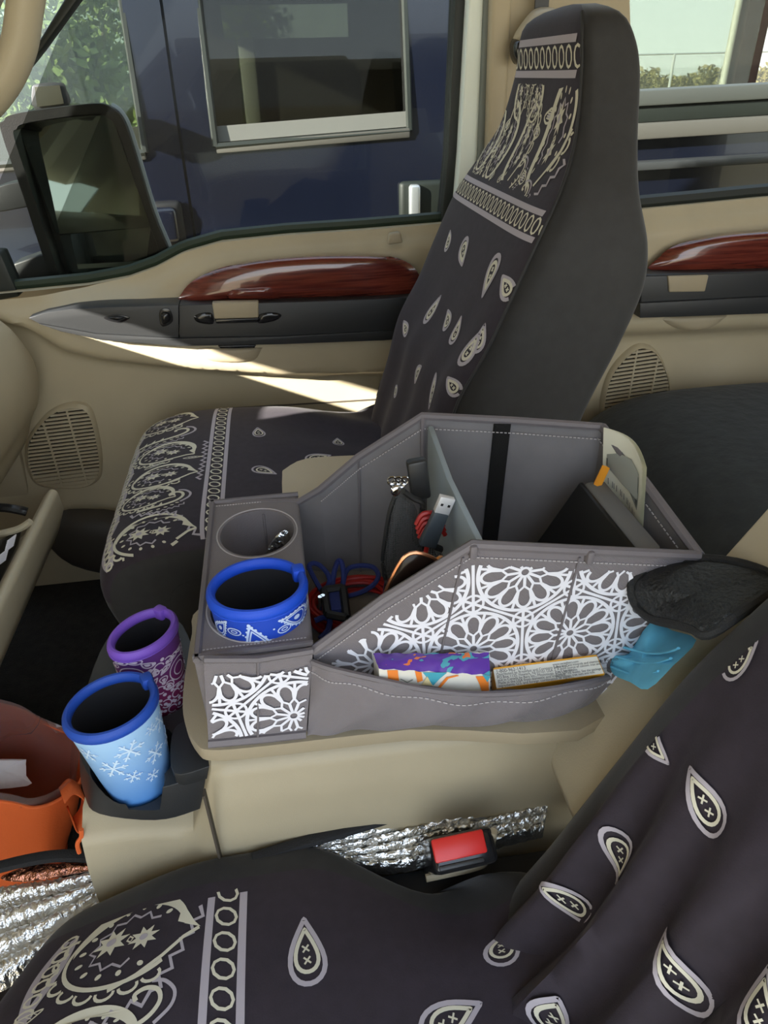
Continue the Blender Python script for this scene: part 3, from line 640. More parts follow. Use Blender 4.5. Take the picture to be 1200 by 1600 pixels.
P.build(PS, CREAM, LILAC)
m = M(); m.tube(smooth_path([V(*(PB(h, -.9)))+V(-.001, -.001, 0) for h in lin(.1, PC.L*.97, 40)], 2), .0022, 6); m.build('side_seam', FABRIC_B, PS)
# folded-down arm rest of the passenger seat
ar = smooth_path([at(a, b, Z=-.405) for a, b in ((441, 742), (446, 732), (480, 716), (560, 711), (640, 706), (640, 780), (560, 778), (470, 785), (444, 782))], 3, True)
o = M().prism(ar, V(0, 0, -.06)).build('armrest', LEATHER, PS, bevel=.016, seg=4, label='cream leather fold-down armrest with double stitching')
m = M()
for dz in (-.010, -.022):
    q = [at(a, b, Z=-.405)+V(0, 0, dz) for a, b in ((452, 772), (500, 766), (560, 756), (640, 745))]
    m.tube(smooth_path(q, 6), .0012, 5)
m.build('stitching', LEATHER, o)

# --- driver seat
DS = thing('car_seat', 'driver seat in black bandana print cover nearest the camera', 'car seat', V(.0, .1, -1.0))
DPROF = [(-.17, -.88), (-.275, -.78), (-.305, -.71), (-.315, -.665), (-.302, -.632), (-.260, -.608), (-.185, -.595), (-.06, -.592), (.06, -.598), (.13, -.600), (.17, -.58), (.21, -.62), (.22, -.80), (.10, -.88), (-.17, -.88)]
def dwr(x, y, z, v):
    wst = V(0, -.062*sstep(-.03, .11, x)*sstep(.45, .95, v), 0)
    r = 1-sstep(-.03, -.25, x)*sstep(.15, 1, v)*.0
    return wst + V(.0, -.0, -.022*sstep(-.10, -.28, x)*sstep(.0, .95, v)**1.4 - .010*sstep(.5, 1, v)) + V(.030*sstep(-.10, -.28, x)*sstep(.4, 1.0, v)**1.8, 0, 0)
S, C = make_cushion(DS, DPROF, -.17, .408, (.25, 1.0), .885, wrinkle=dwr, p=8)
cushion_print(DS, S, C, .315, .372, -1, .50, 1.0, .72)
P = Print(S, clip=lambda s, y: y < .368)
place_drops(P, S, lin(.35, .95, 70), lin(.15, .36, 50), ((484, 1484, .052, -.15, -1), (787, 1478, .052, -.1, -1), (715, 1595, .050, .9, -.6)))
P.build(DS, CREAM, LILAC)
YD = .085
DROWS = [(.105, -.70, .26, -.74, .248, YD), (.133, -.61, .29, -.64, .250, YD), (.163, -.545, .33, -.57, .250, YD), (.205, -.448, .38, -.47, .250, YD), (.246, -.362, .42, -.37, .250, YD), (.300, -.285, .46, -.28, .248, YD), (.350, -.20, .50, -.19, .240, YD), (.395, -.10, .53, -.09, .20, YD), (.42, .0, .54, .0, .15, YD), (.43, .05, .50, .05, .10, YD), (.45, .065, .46, .065, .03, YD)]
def dfold(h, q, p):
    g = sstep(.02, .10, h)*sstep(.42, .20, h)
    f = .013*math.sin((q+.10*math.sin(h*9))*30)*g*sstep(-.2, .45, q)*sstep(.9, .8, abs(q))
    f += .007*math.exp(-((q-.10-h*.35)/.06)**2)*g + .006*math.exp(-((q-.42-h*.2)/.05)**2)*g - .008*math.exp(-((q-.25-h*.3)/.06)**2)*g
    return V(-f*.9, 0, f*.5)
DB, DC = make_back(DS, DROWS, .86, 6, dfold)
P = Print(lambda a, h: DB(h, a/DC(h)[4]), off=.0016, clip=lambda a, h: abs(a) < DC(h)[4]*.855 and 0 < h < DC.L)
DBa = lambda a, h: DB(h, a/DC(h)[4])
place_drops(P, DBa, lin(-.20, .21, 70), lin(.02, DC.L*.75, 80), ((1108, 1255, .040, -.5, -1), (885, 1412, .036, -1, -.5), (968, 1342, .036, .2, 1), (1062, 1520, .040, -.4, -1), (1195, 1570, .038, .3, -1), (1140, 1008, .030, .8, -.8), (992, 1142, .028, .3, 1), (875, 1590, .040, .5, -1)))
P.build(DS, CREAM, LILAC)
m = M(); m.box((.10, .352, -.76), (.50, .07, .22)); m.build('gap_filler', FABRIC_B, DS, bevel=.01)  # black box added to fill the gap between cushion and console
# upright folded arm rest of the driver seat, beside its backrest
l0, l1 = V(.212, 0, -.56), V(.445, 0, -.165); L = (l1-l0); Ln = L.normalized(); N = V(Ln.z, 0, -Ln.x)
side = smooth_path([l0+N*.0, l0+L*.35, l0+L*.75, l0+L*.97+N*.012, l0+L*1.0+N*.05, l0+L*.95+N*.085, l0+L*.5+N*.09, l0+N*.09], 4, True)
o = M().prism([V(p.x, .345, p.z) for p in side], V(0, .078, 0)).build('armrest', LEATHER, DS, bevel=.018, seg=5, label='cream leather folded-up armrest with a stitched seam')
m = M(); m.tube([l0+L*t+N*.004+V(0, .372, 0)+V(0, 0, .0) for t in lin(.1, .95, 12)], .0014, 5); m.build('stitching', TAN_D, o)
# rear bench under a dark cover
RB = thing('rear_bench', 'rear bench seat under a dark quilted cover', 'rear seat', V(1.1, .7, -1.0))
prof = [(.60, -1.0), (.585, -.80), (.62, -.68), (.74, -.605), (.95, -.59), (1.25, -.60), (1.35, -.62), (1.35, -1.0)]
pp = [(p.x, p.z) for p in smooth_path([V(x, 0, z) for x, z in prof], 5)]
COVER = mat('dark_quilted_cover', (.024, .026, .024), .85, var=(30, .25), bump=(45, .6, .004), sheen=.1)
m = M(); Cc = Curve([(x, z) for x, z in prof], 10)
def rb(s, y):
    v = (y-.62)/.78; k = (1-abs(v)**6)**(1/6) if abs(v) < 1 else 0; x, z = Cc(s); k = .7+.3*k
    return V(.95+(x-.95)*k, y, -1.0+(z+1.0)*k)
ys = [.62+.78*math.copysign(1-(1-abs(w))**2.2, w) for w in lin(-1, 1, 50)]
m.grid(rb, lin(0, Cc.L, 50), ys); m.build('cushion', COVER, RB, ang=80)
m = M(); m.prism(xz([(1.28, -.66), (1.42, -.66), (1.65, -.02), (1.5, .0)], -.1), V(0, 1.46, 0)); m.build('backrest', COVER, RB, bevel=.05, seg=4)
# ------------------------------------------------------------------ centre console between the seats
CN = thing('center_console', 'long tan center console between the seats under the grey organizer', 'console', V(.02, .55, -1.0))
CTOP = Curve([(x, z) for x, z in ((-.135, -.50), (-.06, -.487), (.05, -.49), (.14, -.498), (.24, -.508), (.32, -.515))], 6)
m = M()                                                # body: rounded shoulders, long skirt
def conbody(u, t):
    x = -.233+.578*u; top = -.495-.012*u if x > -.10 else -.495-.090*sstep(-.102, -.125, x)
    fk = 1-.10*sstep(-.09, -.20, x)
    P_ = [(-.145, -1.0), (-.142, top-.09), (-.138, top-.055), (-.128, top-.02), (-.10, top-.004), (0, top), (.10, top-.004), (.128, top-.02), (.138, top-.055), (.142, top-.09), (.145, -1.0)]
    i = t*10; j = min(9, int(i)); f = i-j; a, b = P_[j], P_[j+1]
    return V(x, .552+(a[0]+(b[0]-a[0])*f)*fk, a[1]+(b[1]-a[1])*f)
m.grid(conbody, lin(0, 1, 40), lin(0, 1, 41))
for u in (0, 1): r = [conbody(u, t) for t in lin(0, 1, 41)]; m.add(r, [tuple(range(41))])
m.build('body', TAN, CN, ang=50)
m = M()                                                # the lid: a thin lip sticking out in front of the organizer
lid = smooth_path([at(a, b, Z=-.488) for a, b in ((330, 1172), (305, 1160), (288, 1125), (286, 1085), (293, 1030), (300, 990), (312, 950), (420, 900), (900, 850), (960, 1110), (640, 1140), (420, 1165))], 4, True)
m.prism(lid, V(0, 0, -.014)).build('lid', TAN_D, CN, bevel=.006, seg=3)
M().box((-.105, .405, -.70), (.002, .008, .36)).build('side_seam', KICK, CN, smooth=False)
# black cup holder tray in front of the console
CH = thing('cup_holder', 'black moulded cup holder tray at the front end of the console', 'cup holder', V(-.18, .53, -.60))
out = smooth_path([at(a, b, Z=-.535) for a, b in ((124, 1155), (133, 1200), (160, 1226), (240, 1232), (300, 1216), (348, 1194), (358, 1172), (300, 1120), (300, 1010), (262, 960), (180, 985), (140, 1060))], 4, True)
low = smooth_path([at(a, b, Z=-.575) for a, b in ((126, 1190), (133, 1245), (155, 1272), (242, 1282), (302, 1268), (346, 1244), (356, 1200), (310, 1160), (300, 1060), (262, 1010), (190, 1035), (150, 1110))], 4, True)
hold = M().prism(out, low).build('tray', BLKP, CH, bevel=.008, seg=4)
CUPL = at(205, 1195, Z=-.525); CUPP = at(240, 1062, Z=-.50)
c1 = M(); c1.lathe(V(CUPL.x-.002, CUPL.y+.018, -.569), [(.034, 0), (.040, .04), (.042, .07)], 36)
c2 = M(); c2.lathe(V(CUPP.x-.004, CUPP.y+.020, -.569), [(.034, 0), (.038, .04), (.040, .07)], 36)
nt_ = at(228, 1235, Z=-.54); c3 = M(); c3.lathe(V(nt_.x-.004, nt_.y+.004, -.562), [(.016, 0), (.020, .02), (.028, .06)], 24)
cut(hold, [c1, c2, c3])
sh = smooth_path([at(a, b, Z=-.522) for a, b in ((268, 1150), (285, 1128), (308, 1130), (352, 1165), (352, 1186), (325, 1198), (272, 1208))], 4, True)
M().prism(sh, [V(p.x, p.y, -.537) for p in sh]).build('tray_shoulder', BLKP, CH, bevel=.005, seg=3)
# ------------------------------------------------------------------ neoprene drink sleeves
def sleeve(name, label, c, r0, r1, h, ex, rot, tilt, mouter, mrim, mtop=None, squash=.8):
    """tapered sleeve, oval at the mouth; c = centre of the bottom"""
    t = thing(name, label, 'drink sleeve', Vector(c)); R = Matrix.Rotation(rot, 3, 'Z'); T = Matrix.Rotation(tilt[0], 3, 'X') @ Matrix.Rotation(tilt[1], 3, 'Y')
    def pt(a, k, off=0):
        r = r0+(r1-r0)*k+off; e = 1+(ex-1)*k
        q = V(math.cos(a)*r*e, math.sin(a)*r*(2-e if e < 2 else 1), h*k); return Vector(c)+T @ (R @ q)
    A = [2*PI*i/56 for i in range(56)]
    m = M(); m.grid(lambda k, a: pt(a, k), lin(0, 1, 12), A, cv=True); m.add([pt(a, 0) for a in A], [tuple(reversed(range(56)))]); m.build('shell', mouter, t, ang=70)
    m = M(); m.grid(lambda k, a: pt(a, k, -.004), lin(.08, 1, 10), A, cv=True); m.add([pt(a, .08, -.004) for a in A], [tuple(range(56))]); m.build('lining', BLKLIN, t, ang=70, label='black neoprene lining')
    m = M(); m.tube([pt(a, .985, -.002) for a in A], .0038, 10, closed=True, flat=1.5); b = m.build('rim_binding', mrim, t, label='bound rim with stitching')
    m = M(); m.tube([pt(a, .95, .0006) for a in A], .0010, 5, closed=True); m.build('stitching', mrim, b)
    q = pt(.35, .985, -.002); m = M(); m.box(q, (.011, .013, .013), R); m.build('binding_overlap', mrim, b, bevel=.003)
    return t, pt
BLKLIN = mat('black_neoprene', (.010, .010, .012), .9, bump=(900, .3, .0006))
def grad(name, c0, c1, z0, z1, c2=None):
    m = mat(name, c0, .7); n = m.node_tree; b = n.nodes['Principled BSDF']
    t = n.nodes.new('ShaderNodeTexCoord'); s_ = n.nodes.new('ShaderNodeSeparateXYZ'); mr = n.nodes.new('ShaderNodeMapRange'); r = n.nodes.new('ShaderNodeValToRGB')
    mr.inputs['From Min'].default_value = z0; mr.inputs['From Max'].default_value = z1
    r.color_ramp.elements[0].color = (*c0, 1); r.color_ramp.elements[1].color = (*c1, 1)
    if c2: e = r.color_ramp.elements.new(.5); e.color = (*c2, 1)
    n.links.new(t.outputs['Object'], s_.inputs[0]); n.links.new(s_.outputs['Z'], mr.inputs[0]); n.links.new(mr.outputs[0], r.inputs[0]); n.links.new(r.outputs[0], b.inputs['Base Color'])
    return m
BLUE = mat('bright_blue_binding', (.006, .07, .60), .6, bump=(900, .3, .0006)); BLUE2 = mat('royal_blue_binding', (.012, .07, .42), .6, bump=(900, .3, .0006))
PURP = mat('lilac_binding', (.20, .085, .55), .6, bump=(900, .3, .0006))
ICE = grad('ice_blue_print', (.045, .20, .55), (.42, .66, .90), .0, .11); PLUM = grad('plum_print', (.22, .008, .04), (.12, .03, .22), .0, .10, (.20, .01, .10)); COBALT = mat('cobalt_print', (.008, .06, .50), .65)
def sleeve_print(pt, r, h): return lambda a, z: pt(a/r, z/h, .0002)
# light blue snowflake sleeve
c = V(CUPL.x-.002, CUPL.y+.018, -.568)
t, pt = sleeve('drink_sleeve', 'ice blue drink sleeve with snowflakes standing in the near cup well', c, .030, .0375, .104, 1.06, .4, (.02, -.05), ICE, BLUE2)
P = Print(sleeve_print(pt, .034, .104), off=.0005)
for ang, z, r in ((-2.05, .062, .012), (-1.55, .078, .012), (-1.0, .055, .011), (-.55, .080, .011), (-2.5, .082, .009), (-.95, .085, .006), (-1.7, .045, .008), (-.3, .05, .010), (-1.25, .033, .007)):
    P.piece('snowflake'); P.frame(ang*.034, z, r)
    for k in range(6):
        a = k*PI/3; P.line([(0, 0), (math.cos(a), math.sin(a))], r*.13)
        for s_ in (-.5, .5): P.line([(math.cos(a)*.55, math.sin(a)*.55), (math.cos(a)*.55+math.cos(a+s_*1.6)*.3, math.sin(a)*.55+math.sin(a+s_*1.6)*.3)], r*.1)
P.build(t, mat('pale_snow_ink', (.62, .78, .93), .7), CREAM)
# purple mandala sleeve
t, pt = sleeve('drink_sleeve', 'purple and magenta drink sleeve with white lace print in the far cup well', V(CUPP.x-.004, CUPP.y+.020, -.568), .028, .0315, .112, 1.15, .9, (.0, .0), PLUM, PURP)
P = Print(sleeve_print(pt, .030, .112), off=.0005)
for ang, z, r in ((-2.75, .085, .026), (-1.25, .070, .024)):
    P.piece('mandala_print'); P.frame(ang*.030, z, r)
    for q in (.28, .5): P.line(P.arc(0, 0, q, q, 0, 345, 20), r*.05, True)
    for k in range(10):
        a = 2*PI*k/10; P.frame(ang*.030+math.cos(a)*r*.78, z+math.sin(a)*r*.78, r*.34, r*.2, a); P.line(P.drop(1.8), r*.05, True); P.fill(P.drop(.9))
for ang, z in ((-1.9, .088), (-2.05, .06), (-1.6, .045), (-1.85, .03), (-.7, .08), (-.75, .04), (-2.3, .04)):
    P.piece('lace_print'); P.frame(ang*.030, z, .010)
    for k in range(6): P.dot(.8*math.cos(k), .8*math.sin(k), .2)
    P.line(P.arc(0, 0, .45, .45, 0, 300, 10), .0013); P.line(P.arc(.9, 0, .5, .5, -150, 120, 10), .0013)
P.build(t, mat('white_lace_ink', (.72, .62, .78), .7), CREAM)

# ------------------------------------------------------------------ canvas organizer on the console
OG = thing('organizer', 'grey canvas car organizer with white lattice print standing on the console', 'organizer', V(.11, .53, -.487))
ZB = -.484
YN = .42
def yn(px, py): return at(px, py, Y=YN)
NT = [yn(489, 1017), yn(600, 936), yn(738, 851), yn(920, 860), yn(1092, 868)]                       # top of the near wall
NB = [V(p.x, YN, ZB) for p in NT]
FARY = lambda x: .665-.10*sstep(.02, .30, x)
FT = [V(-.095, .668, -.388), V(.0, .652, -.388), at(500, 765, Z=-.37), at(560, 714, Z=-.335), at(660, 650, Z=-.29), at(800, 657, Z=-.295), at(941, 667, Z=-.30)]
# shells
def wall(top, zb, thick, inward, name, mt, **k):
    n = len(top); a = [Vector(p) for p in top]; b = [V(p.x, p.y, zb) for p in top]; o = Vector(inward)*thick
    poly = a+list(reversed(b)); m = M(); m.prism(poly, o); return m.build(name, mt, OG, **k)
near = wall(NT, ZB, .006, (0, 1, 0), 'near_wall', CANVAS, smooth=False)
m = M()
for i in range(len(FT)-1):
    a, b = FT[i], FT[i+1]; q = [a, b, V(b.x, b.y, ZB), V(a.x, a.y, ZB)]; m.prism(q, V(0, .005, 0))
m.build('far_wall', CANVAS_IN, OG, smooth=False)
bk0, bk1 = FT[-1], NT[-1]
m = M(); m.prism([bk0, bk1, V(bk1.x, bk1.y, ZB), V(bk0.x, bk0.y, ZB)], V(.006, 0, 0)); m.build('back_wall', CANVAS_IN, OG, smooth=False)
m = M(); m.prism([V(.0, YN+.004, ZB), V(bk1.x, YN+.004, ZB), V(bk0.x, bk0.y, ZB), V(.0, .652, ZB)], V(0, 0, .006)); m.build('base_panel', mat('ribbed_grey_base', (.26, .25, .24), .8, weave=(300, .8)), OG, smooth=False)
# binding along all top edges
m = M(); m.tube(smooth_path(NT, 1), .0042, 8, flat=1.0); m.build('edge_binding', PIPE, OG)
m = M(); m.tube(FT, .0042, 8); m.build('edge_binding', PIPE, OG)
m = M(); m.tube([bk0, bk0*.5+bk1*.5+V(0, 0, .001), bk1], .0045, 8); m.build('edge_binding', PIPE, OG)
for p in (NT[2], NT[3]):
    m = M(); m.box(p+V(0, -.001, -.004), (.006, .011, .012)); m.build('binding_fold', PIPE, OG, bevel=.002)
# stitched seams on the walls
def stitch(a, b, n, mt, r=.0009, par=None, off=V(0, 0, 0)):
    m = M(); a, b = Vector(a)+off, Vector(b)+off
    for i in range(n):
        p, q = a.lerp(b, i/n), a.lerp(b, (i+.62)/n); m.tube([p, q], r, 5)
    return m.build('stitching', mt, par or OG, kind='stuff')
dn = V(0, -.001, -.011)
for a, b in zip(NT[:-1], NT[1:]): stitch(a, b, 26, THREAD, .0006, off=dn)
for a, b in zip(FT[2:-1], FT[3:]): stitch(a, b, 22, THREAD, .0006, off=V(0, -.004, -.012))
stitch(bk0, bk1, 34, THREAD, .0006, off=V(-.003, 0, -.012))
for k in (.33,):
    m = M(); p = yn(723, 870); q = yn(686, 1030); m.tube([V(p.x, YN-.001, p.z), V(q.x, YN-.001, q.z)], .0012, 5); m.build('fold_seam', PIPE, OG)
p, q = yn(905, 870), yn(862, 1030); m = M(); m.tube([V(p.x, YN-.001, p.z), V(q.x, YN-.001, q.z)], .0012, 5); m.build('fold_seam', PIPE, OG)
m = M(); a = FT[3]+V(0, -.002, 0); m.tube([a, V(a.x-.004, a.y-.002, ZB)], .0012, 5); m.build('fold_seam', PIPE, OG)
a = FT[4]+V(0, -.003, 0); m = M(); m.tube([a, V(a.x, a.y, ZB)], .0025, 6); m.build('corner_piping', PIPE, OG)
# velcro strip, divider
va, vb = at(792, 668, Z=-.297), at(804, 670, Z=-.297)
m = M(); fy = lambda x: float(np.interp(x, [p.x for p in FT], [p.y for p in FT]))
w0, w1 = at(778, 665, Z=-.294).x, at(806, 668, Z=-.294).x
m.prism([V(w0, fy(w0)-.001, -.297), V(w1, fy(w1)-.001, -.297), V(w1-.006, fy(w1)-.001, ZB), V(w0-.006, fy(w0)-.001, ZB)], V(0, -.003, 0)); m.build('velcro_strip', VELCRO, OG, label='black hook-and-loop strip')
dv0, dv1 = FT[4]+V(.004, -.006, -.008), NT[2]+V(.006, .008, -.004)
dm = dv0.lerp(dv1, .45)+V(0, 0, -.008)
m = M(); m.prism([dv0, dm, dv1, V(dv1.x, dv1.y, ZB), V(dv0.x, dv0.y, ZB)], V(.006, 0, 0)); m.build('divider', PANEL_BLUE, OG, bevel=.002, label='pale blue-grey stiff divider panel')
pk = [bk0.lerp(bk1, .55)+V(-.006, 0, -.05), bk1+V(-.006, .01, -.045), V(bk1.x-.006, bk1.y+.01, ZB), V(bk0.lerp(bk1, .55).x-.006, bk0.lerp(bk1, .55).y, ZB)]
m = M(); m.prism(pk, V(-.004, 0, 0)); m.build('inner_pocket', CANVAS_IN, OG, bevel=.001)
# front block with two cup holes
bx0, bx1, by0, by1 = -.094, .0, YN+.002, .668
m = M(); m.box(((bx0+bx1)/2, (by0+by1)/2, (ZB-.386)/2), (bx1-bx0, by1-by0, -.386-ZB)); blk = m.build('cup_block', CANVAS, OG, bevel=.005, seg=3)
HA, HB = V(-.044, .598, 0), V(-.044, .484, 0)
cs = []
for h in (HA, HB):
    q = M(); r_ = .0365 if h is HA else .0400; q.lathe(V(h.x, h.y, -.480), [(r_, 0), (r_, .12)], 48, 1.0, 1.12); cs.append(q)
cut(blk, cs)
for h in (HA, HB):
    m = M(); m.tube([V(h.x+math.cos(2*PI*i/64)*(.0395 if h is HA else .043), h.y+math.sin(2*PI*i/64)*(.0442 if h is HA else .048), -.3858) for i in range(64)], .0008, 5, closed=True); m.build('hole_stitching', THREAD, blk)
m = M(); m.tube([V(HA.x+.006, HA.y+.0402, -.39), V(HA.x+.005, HA.y+.0402, -.475)], .0016, 5); m.build('seam', PIPE, blk)
for y in (by0+.004, by1-.004):
    m = M(); m.tube([V(bx0, y, -.3855), V(bx1, y, -.3855)], .003, 6); m.build('edge_binding', PIPE, blk)
m = M(); m.tube([V(bx0+.003, by0, -.3855), V(bx0+.003, by1, -.3855)], .003, 6); m.build('edge_binding', PIPE, blk)
for y in (by0+.012, by1-.012): stitch(V(bx0+.004, y, -.3857), V(bx1-.004, y, -.3857), 30, THREAD, .0006, blk)
m = M(); m.lathe(V(bx0-.001, .47, -.435), [(.0, -.001), (.004, -.001), (.004, .0)], 12, rot=Matrix.Rotation(-PI/2, 3, 'Y')); m.build('eyelet', CHROME, blk)
# lattice pocket on the front block's near face
PFX0, PFX1 = yn(318, 1040).x, yn(489, 1030).x
fp = [at(318, 1031, Y=.408), at(403, 1031, Y=.413), at(489, 1017, Y=.415), at(478, 1150, Y=.412), at(403, 1158, Y=.410), at(326, 1165, Y=.408)]
m = M(); m.prism(fp, V(0, .005, 0)); fpk = m.build('front_pocket', CANVAS, OG, smooth=False)
m = M(); m.tube([fp[0], fp[1], fp[2]], .0028, 6); m.build('edge_binding', PIPE, fpk)
m = M(); m.tube([fp[3]+V(0, 0, .003), fp[4]+V(0, 0, .003), fp[5]+V(0, 0, .003)], .0045, 6); m.build('edge_binding', PIPE, fpk)
m = M(); m.tube([fp[1]+V(0, -.001, 0), fp[4]+V(0, -.001, 0)], .0012, 5); m.build('seam', PIPE, fpk)
# white lattice
def lattice(P, poly, org, s, rot=0):
    """twelve-petalled rosettes on a triangular grid joined by overlapping rings and six-spoked stars"""
    us = [p[0] for p in poly]; vs = [p[1] for p in poly]; w = s*.038; c, d = math.cos(rot), math.sin(rot)
    P.clip = lambda a, b: inpoly(a, b, poly)
    def seg(p, q, w):
        n = max(2, int(math.hypot(q[0]-p[0], q[1]-p[1])/.0022)+1); P.line([(p[0]+(q[0]-p[0])*i/(n-1), p[1]+(q[1]-p[1])*i/(n-1)) for i in range(n)], w, raw=True)
    R = range(-8, 9)
    for i in R:
        for j in R:
            lx, ly = (i+.5*(j % 2))*s, j*s*.866; cx, cy = org[0]+lx*c-ly*d, org[1]+lx*d+ly*c
            if not (min(us)-s < cx < max(us)+s and min(vs)-s < cy < max(vs)+s): continue
            pol = lambda r, a: (cx+r*s*math.cos(a+rot), cy+r*s*math.sin(a+rot))
            for k in range(12):
                a = k*PI/6; h = PI/12
                seg(pol(.05, a), pol(.17, a-h*.0), w*.8)                         # spokes
                seg(pol(.17, a), pol(.235, a+h), w*.62); seg(pol(.235, a+h), pol(.17, a+2*h), w*.62)
                P.line([pol(.235+.19*max(0, math.sin(PI*t))**.45, a-h+2*h*t+2*h) for t in lin(0, 1, 15)], w*.85, raw=True)
                seg(pol(.235, a+h), pol(.455, a+h), w*.75)
            P.line([pol(.455, t) for t in lin(0, 2*PI, 80)], w, raw=True)
            P.line([pol(.05, t) for t in lin(0, 2*PI, 14)], w*.7, raw=True)
            for t0 in (PI/6, PI/2):
                q = pol(.577, t0)
                for k in range(6):
                    a = k*PI/3+t0+rot; l = s*(.122 if k % 2 else .289); seg(q, (q[0]+math.cos(a)*l, q[1]+math.sin(a)*l), w*.8)
                P.line([(q[0]+math.cos(t)*s*.10, q[1]+math.sin(t)*s*.10) for t in lin(0, 2*PI, 25)], w*.7, raw=True)
poly = [(NT[0].x+.006, NT[0].z-.020), (NT[1].x+.002, NT[1].z-.019), (NT[2].x, NT[2].z-.017), (NT[4].x, NT[4].z-.017), (NT[4].x, ZB), (NT[0].x, ZB)]
P = Print(lambda a, b: V(a, YN, b), off=.0006); P.piece('lattice_print'); cc = yn(820, 893); lattice(P, poly, (cc.x, cc.z), .083, .05); P.build(OG, WHITE_INK, LILAC)
poly = [(fp[0].x+.002, fp[0].z-.013), (fp[1].x, fp[1].z-.013), (fp[2].x-.002, fp[2].z-.013), (fp[3].x-.002, fp[3].z+.008), (fp[4].x, fp[4].z+.008), (fp[5].x+.002, fp[5].z+.008)]
def fsurf(a, b): return V(a, float(np.interp(a, [fp[0].x, fp[1].x, fp[2].x], [.408, .411, .4135])), b)
P = Print(fsurf, off=.0010); P.piece('lattice_print'); cc = at(459, 1120, Y=.41); lattice(P, poly, (cc.x, cc.z), .083, .15); P.build(fpk, WHITE_INK, LILAC)
# sagging outer pocket
pt_ = [at(488, 1036, Y=.412), at(520, 1047, Y=.402), at(585, 1062, Y=.392), at(660, 1078, Y=.386), at(740, 1086, Y=.384), at(820, 1083, Y=.384), at(900, 1072, Y=.388), at(952, 1060, Y=.404)]
pb_ = [at(480, 1152, Y=.414), at(520, 1146, Y=.410), at(585, 1141, Y=.406), at(660, 1136, Y=.404), at(740, 1132, Y=.404), at(820, 1126, Y=.406), at(900, 1112, Y=.410), at(945, 1075, Y=.414)]
T_ = smooth_path(pt_, 5); B_ = smooth_path(pb_, 5)
def pock(u, v):
    i = u*(len(T_)-1); k = min(len(T_)-2, int(i)); f = i-k; t = T_[k].lerp(T_[k+1], f); b = B_[k].lerp(B_[k+1], f)
    return t.lerp(b, v)+V(0, -.012*math.sin(PI*v)*math.sin(PI*u)+.002*math.sin(u*31+v*7), 0)
m = M(); m.grid(pock, lin(0, 1, 60), lin(0, 1, 16)); m.grid(lambda u, v: pock(u, v)+V(0, .004, 0), lin(0, 1, 60), lin(0, 1, 16)); spk = m.build('side_pocket', CANVAS, OG, ang=80)
m = M(); m.tube([p+V(0, .001, 0) for p in T_], .0026, 6); m.build('edge_binding', PIPE, spk)
m = M()
for i in range(60): m.tube([pock(i/60, .13)+V(0, -.0006, 0), pock((i+.6)/60, .13)+V(0, -.0006, 0)], .0006, 5)
m.build('stitching', THREAD, spk, kind='stuff')
# blue bandana sleeve standing in the near hole
t, pt = sleeve('drink_sleeve', 'cobalt blue paisley drink sleeve standing in the organizer cup hole', V(HB.x+.003, HB.y-.012, -.474), .0335, .0385, .116, 1.05, .1, (.0, .0), COBALT, BLUE)
P = Print(sleeve_print(pt, .0365, .116), off=.0005)
for ang, z, r, rt in ((-1.75, .088, .034, .3), (-.85, .100, .028, 1.3), (-2.55, .098, .022, -.6)):
    P.piece('paisley_motif'); P.frame(ang*.0365, z, r, r, rt); P.line(P.drop(1), r*.05, True); P.line(P.drop(.72), r*.035, True); P.dot(0, -.05, .08, .12)
    for k in range(22):
        d_ = P.drop(1.12, 22)[k]; P.dot(d_[0], d_[1], .035)
for ang, z in ((-2.2, .098), (-1.3, .082), (-1.15, .095), (-1.45, .064), (-.6, .075), (-2.1, .074), (-2.75, .07), (-.35, .098)):
    P.piece('ring_print'); P.frame(ang*.0365, z, .0055); P.line(P.arc(0, 0, 1, .62, 0, 330, 12), .0011, True); P.line(P.arc(0, 0, .45, .25, 0, 330, 8), .0009, True)
P.piece('dot_print'); P.frame(0, 0, 1)
for k in range(26): P.dot((-2.9+2.9*random.random())*.0365, .055+.05*random.random(), .0009)
P.build(t, mat('pale_blue_ink', (.55, .68, .93), .7), CREAM)
# silver packet in the empty hole
m = M(); q = [at(a_, b_, Y=.608) for a_, b_ in ((410, 882), (424, 846), (446, 828), (454, 842), (453, 868), (436, 884))]
FOIL = mat('crinkled_foil', (.75, .78, .78), .22, 1, bump=(90, 1, .006))
m.pillow(smooth_path(q, 3, True), (-.6, -.7, .4), .004, 5, .003); setp(m.build('foil_packet', FOIL), 'small silver foil packet inside the empty cup hole', 'packet')

# ------------------------------------------------------------------ things inside the organizer
RED = mat('red_cable', (.42, .016, .012), .45); BLUEC = mat('navy_braid', (.018, .035, .19), .7, bump=(1100, 1, .001)); BLKS = mat('black_strap', (.009, .009, .009), .6)
cc = at(548, 935, Z=-.458)
rt = thing('cable_coil', 'coil of red cable lying in the front compartment of the organizer', 'cable', V(cc.x, cc.y, -.478))
for k in range(9):
    a = .034+.0045*(k % 5); zz = -.474+.0045*(k//2.2); m = M()
    m.tube([V(cc.x+.006+math.cos(q)*a*1.0+.002*math.sin(3*q+k), cc.y+math.sin(q)*a*.9, zz+.003*math.sin(2*q+k)) for q in lin(0, 2*PI, 41)[:-1]], .0022, 6, closed=True); m.build('cable_turn', RED, rt)
bt = thing('bungee_cord', 'navy braided cord bundle held by a black strap on the red coil', 'cord', V(cc.x-.015, cc.y, -.46))
def loop3(pix, z, r, name, mt, par, closed=False, n=6):
    pts = [at(a, b, Z=zz) for (a, b), zz in zip(pix, z)]; m = M(); m.tube(smooth_path(pts, n, closed), r, 7, closed=closed); return m.build(name, mt, par)
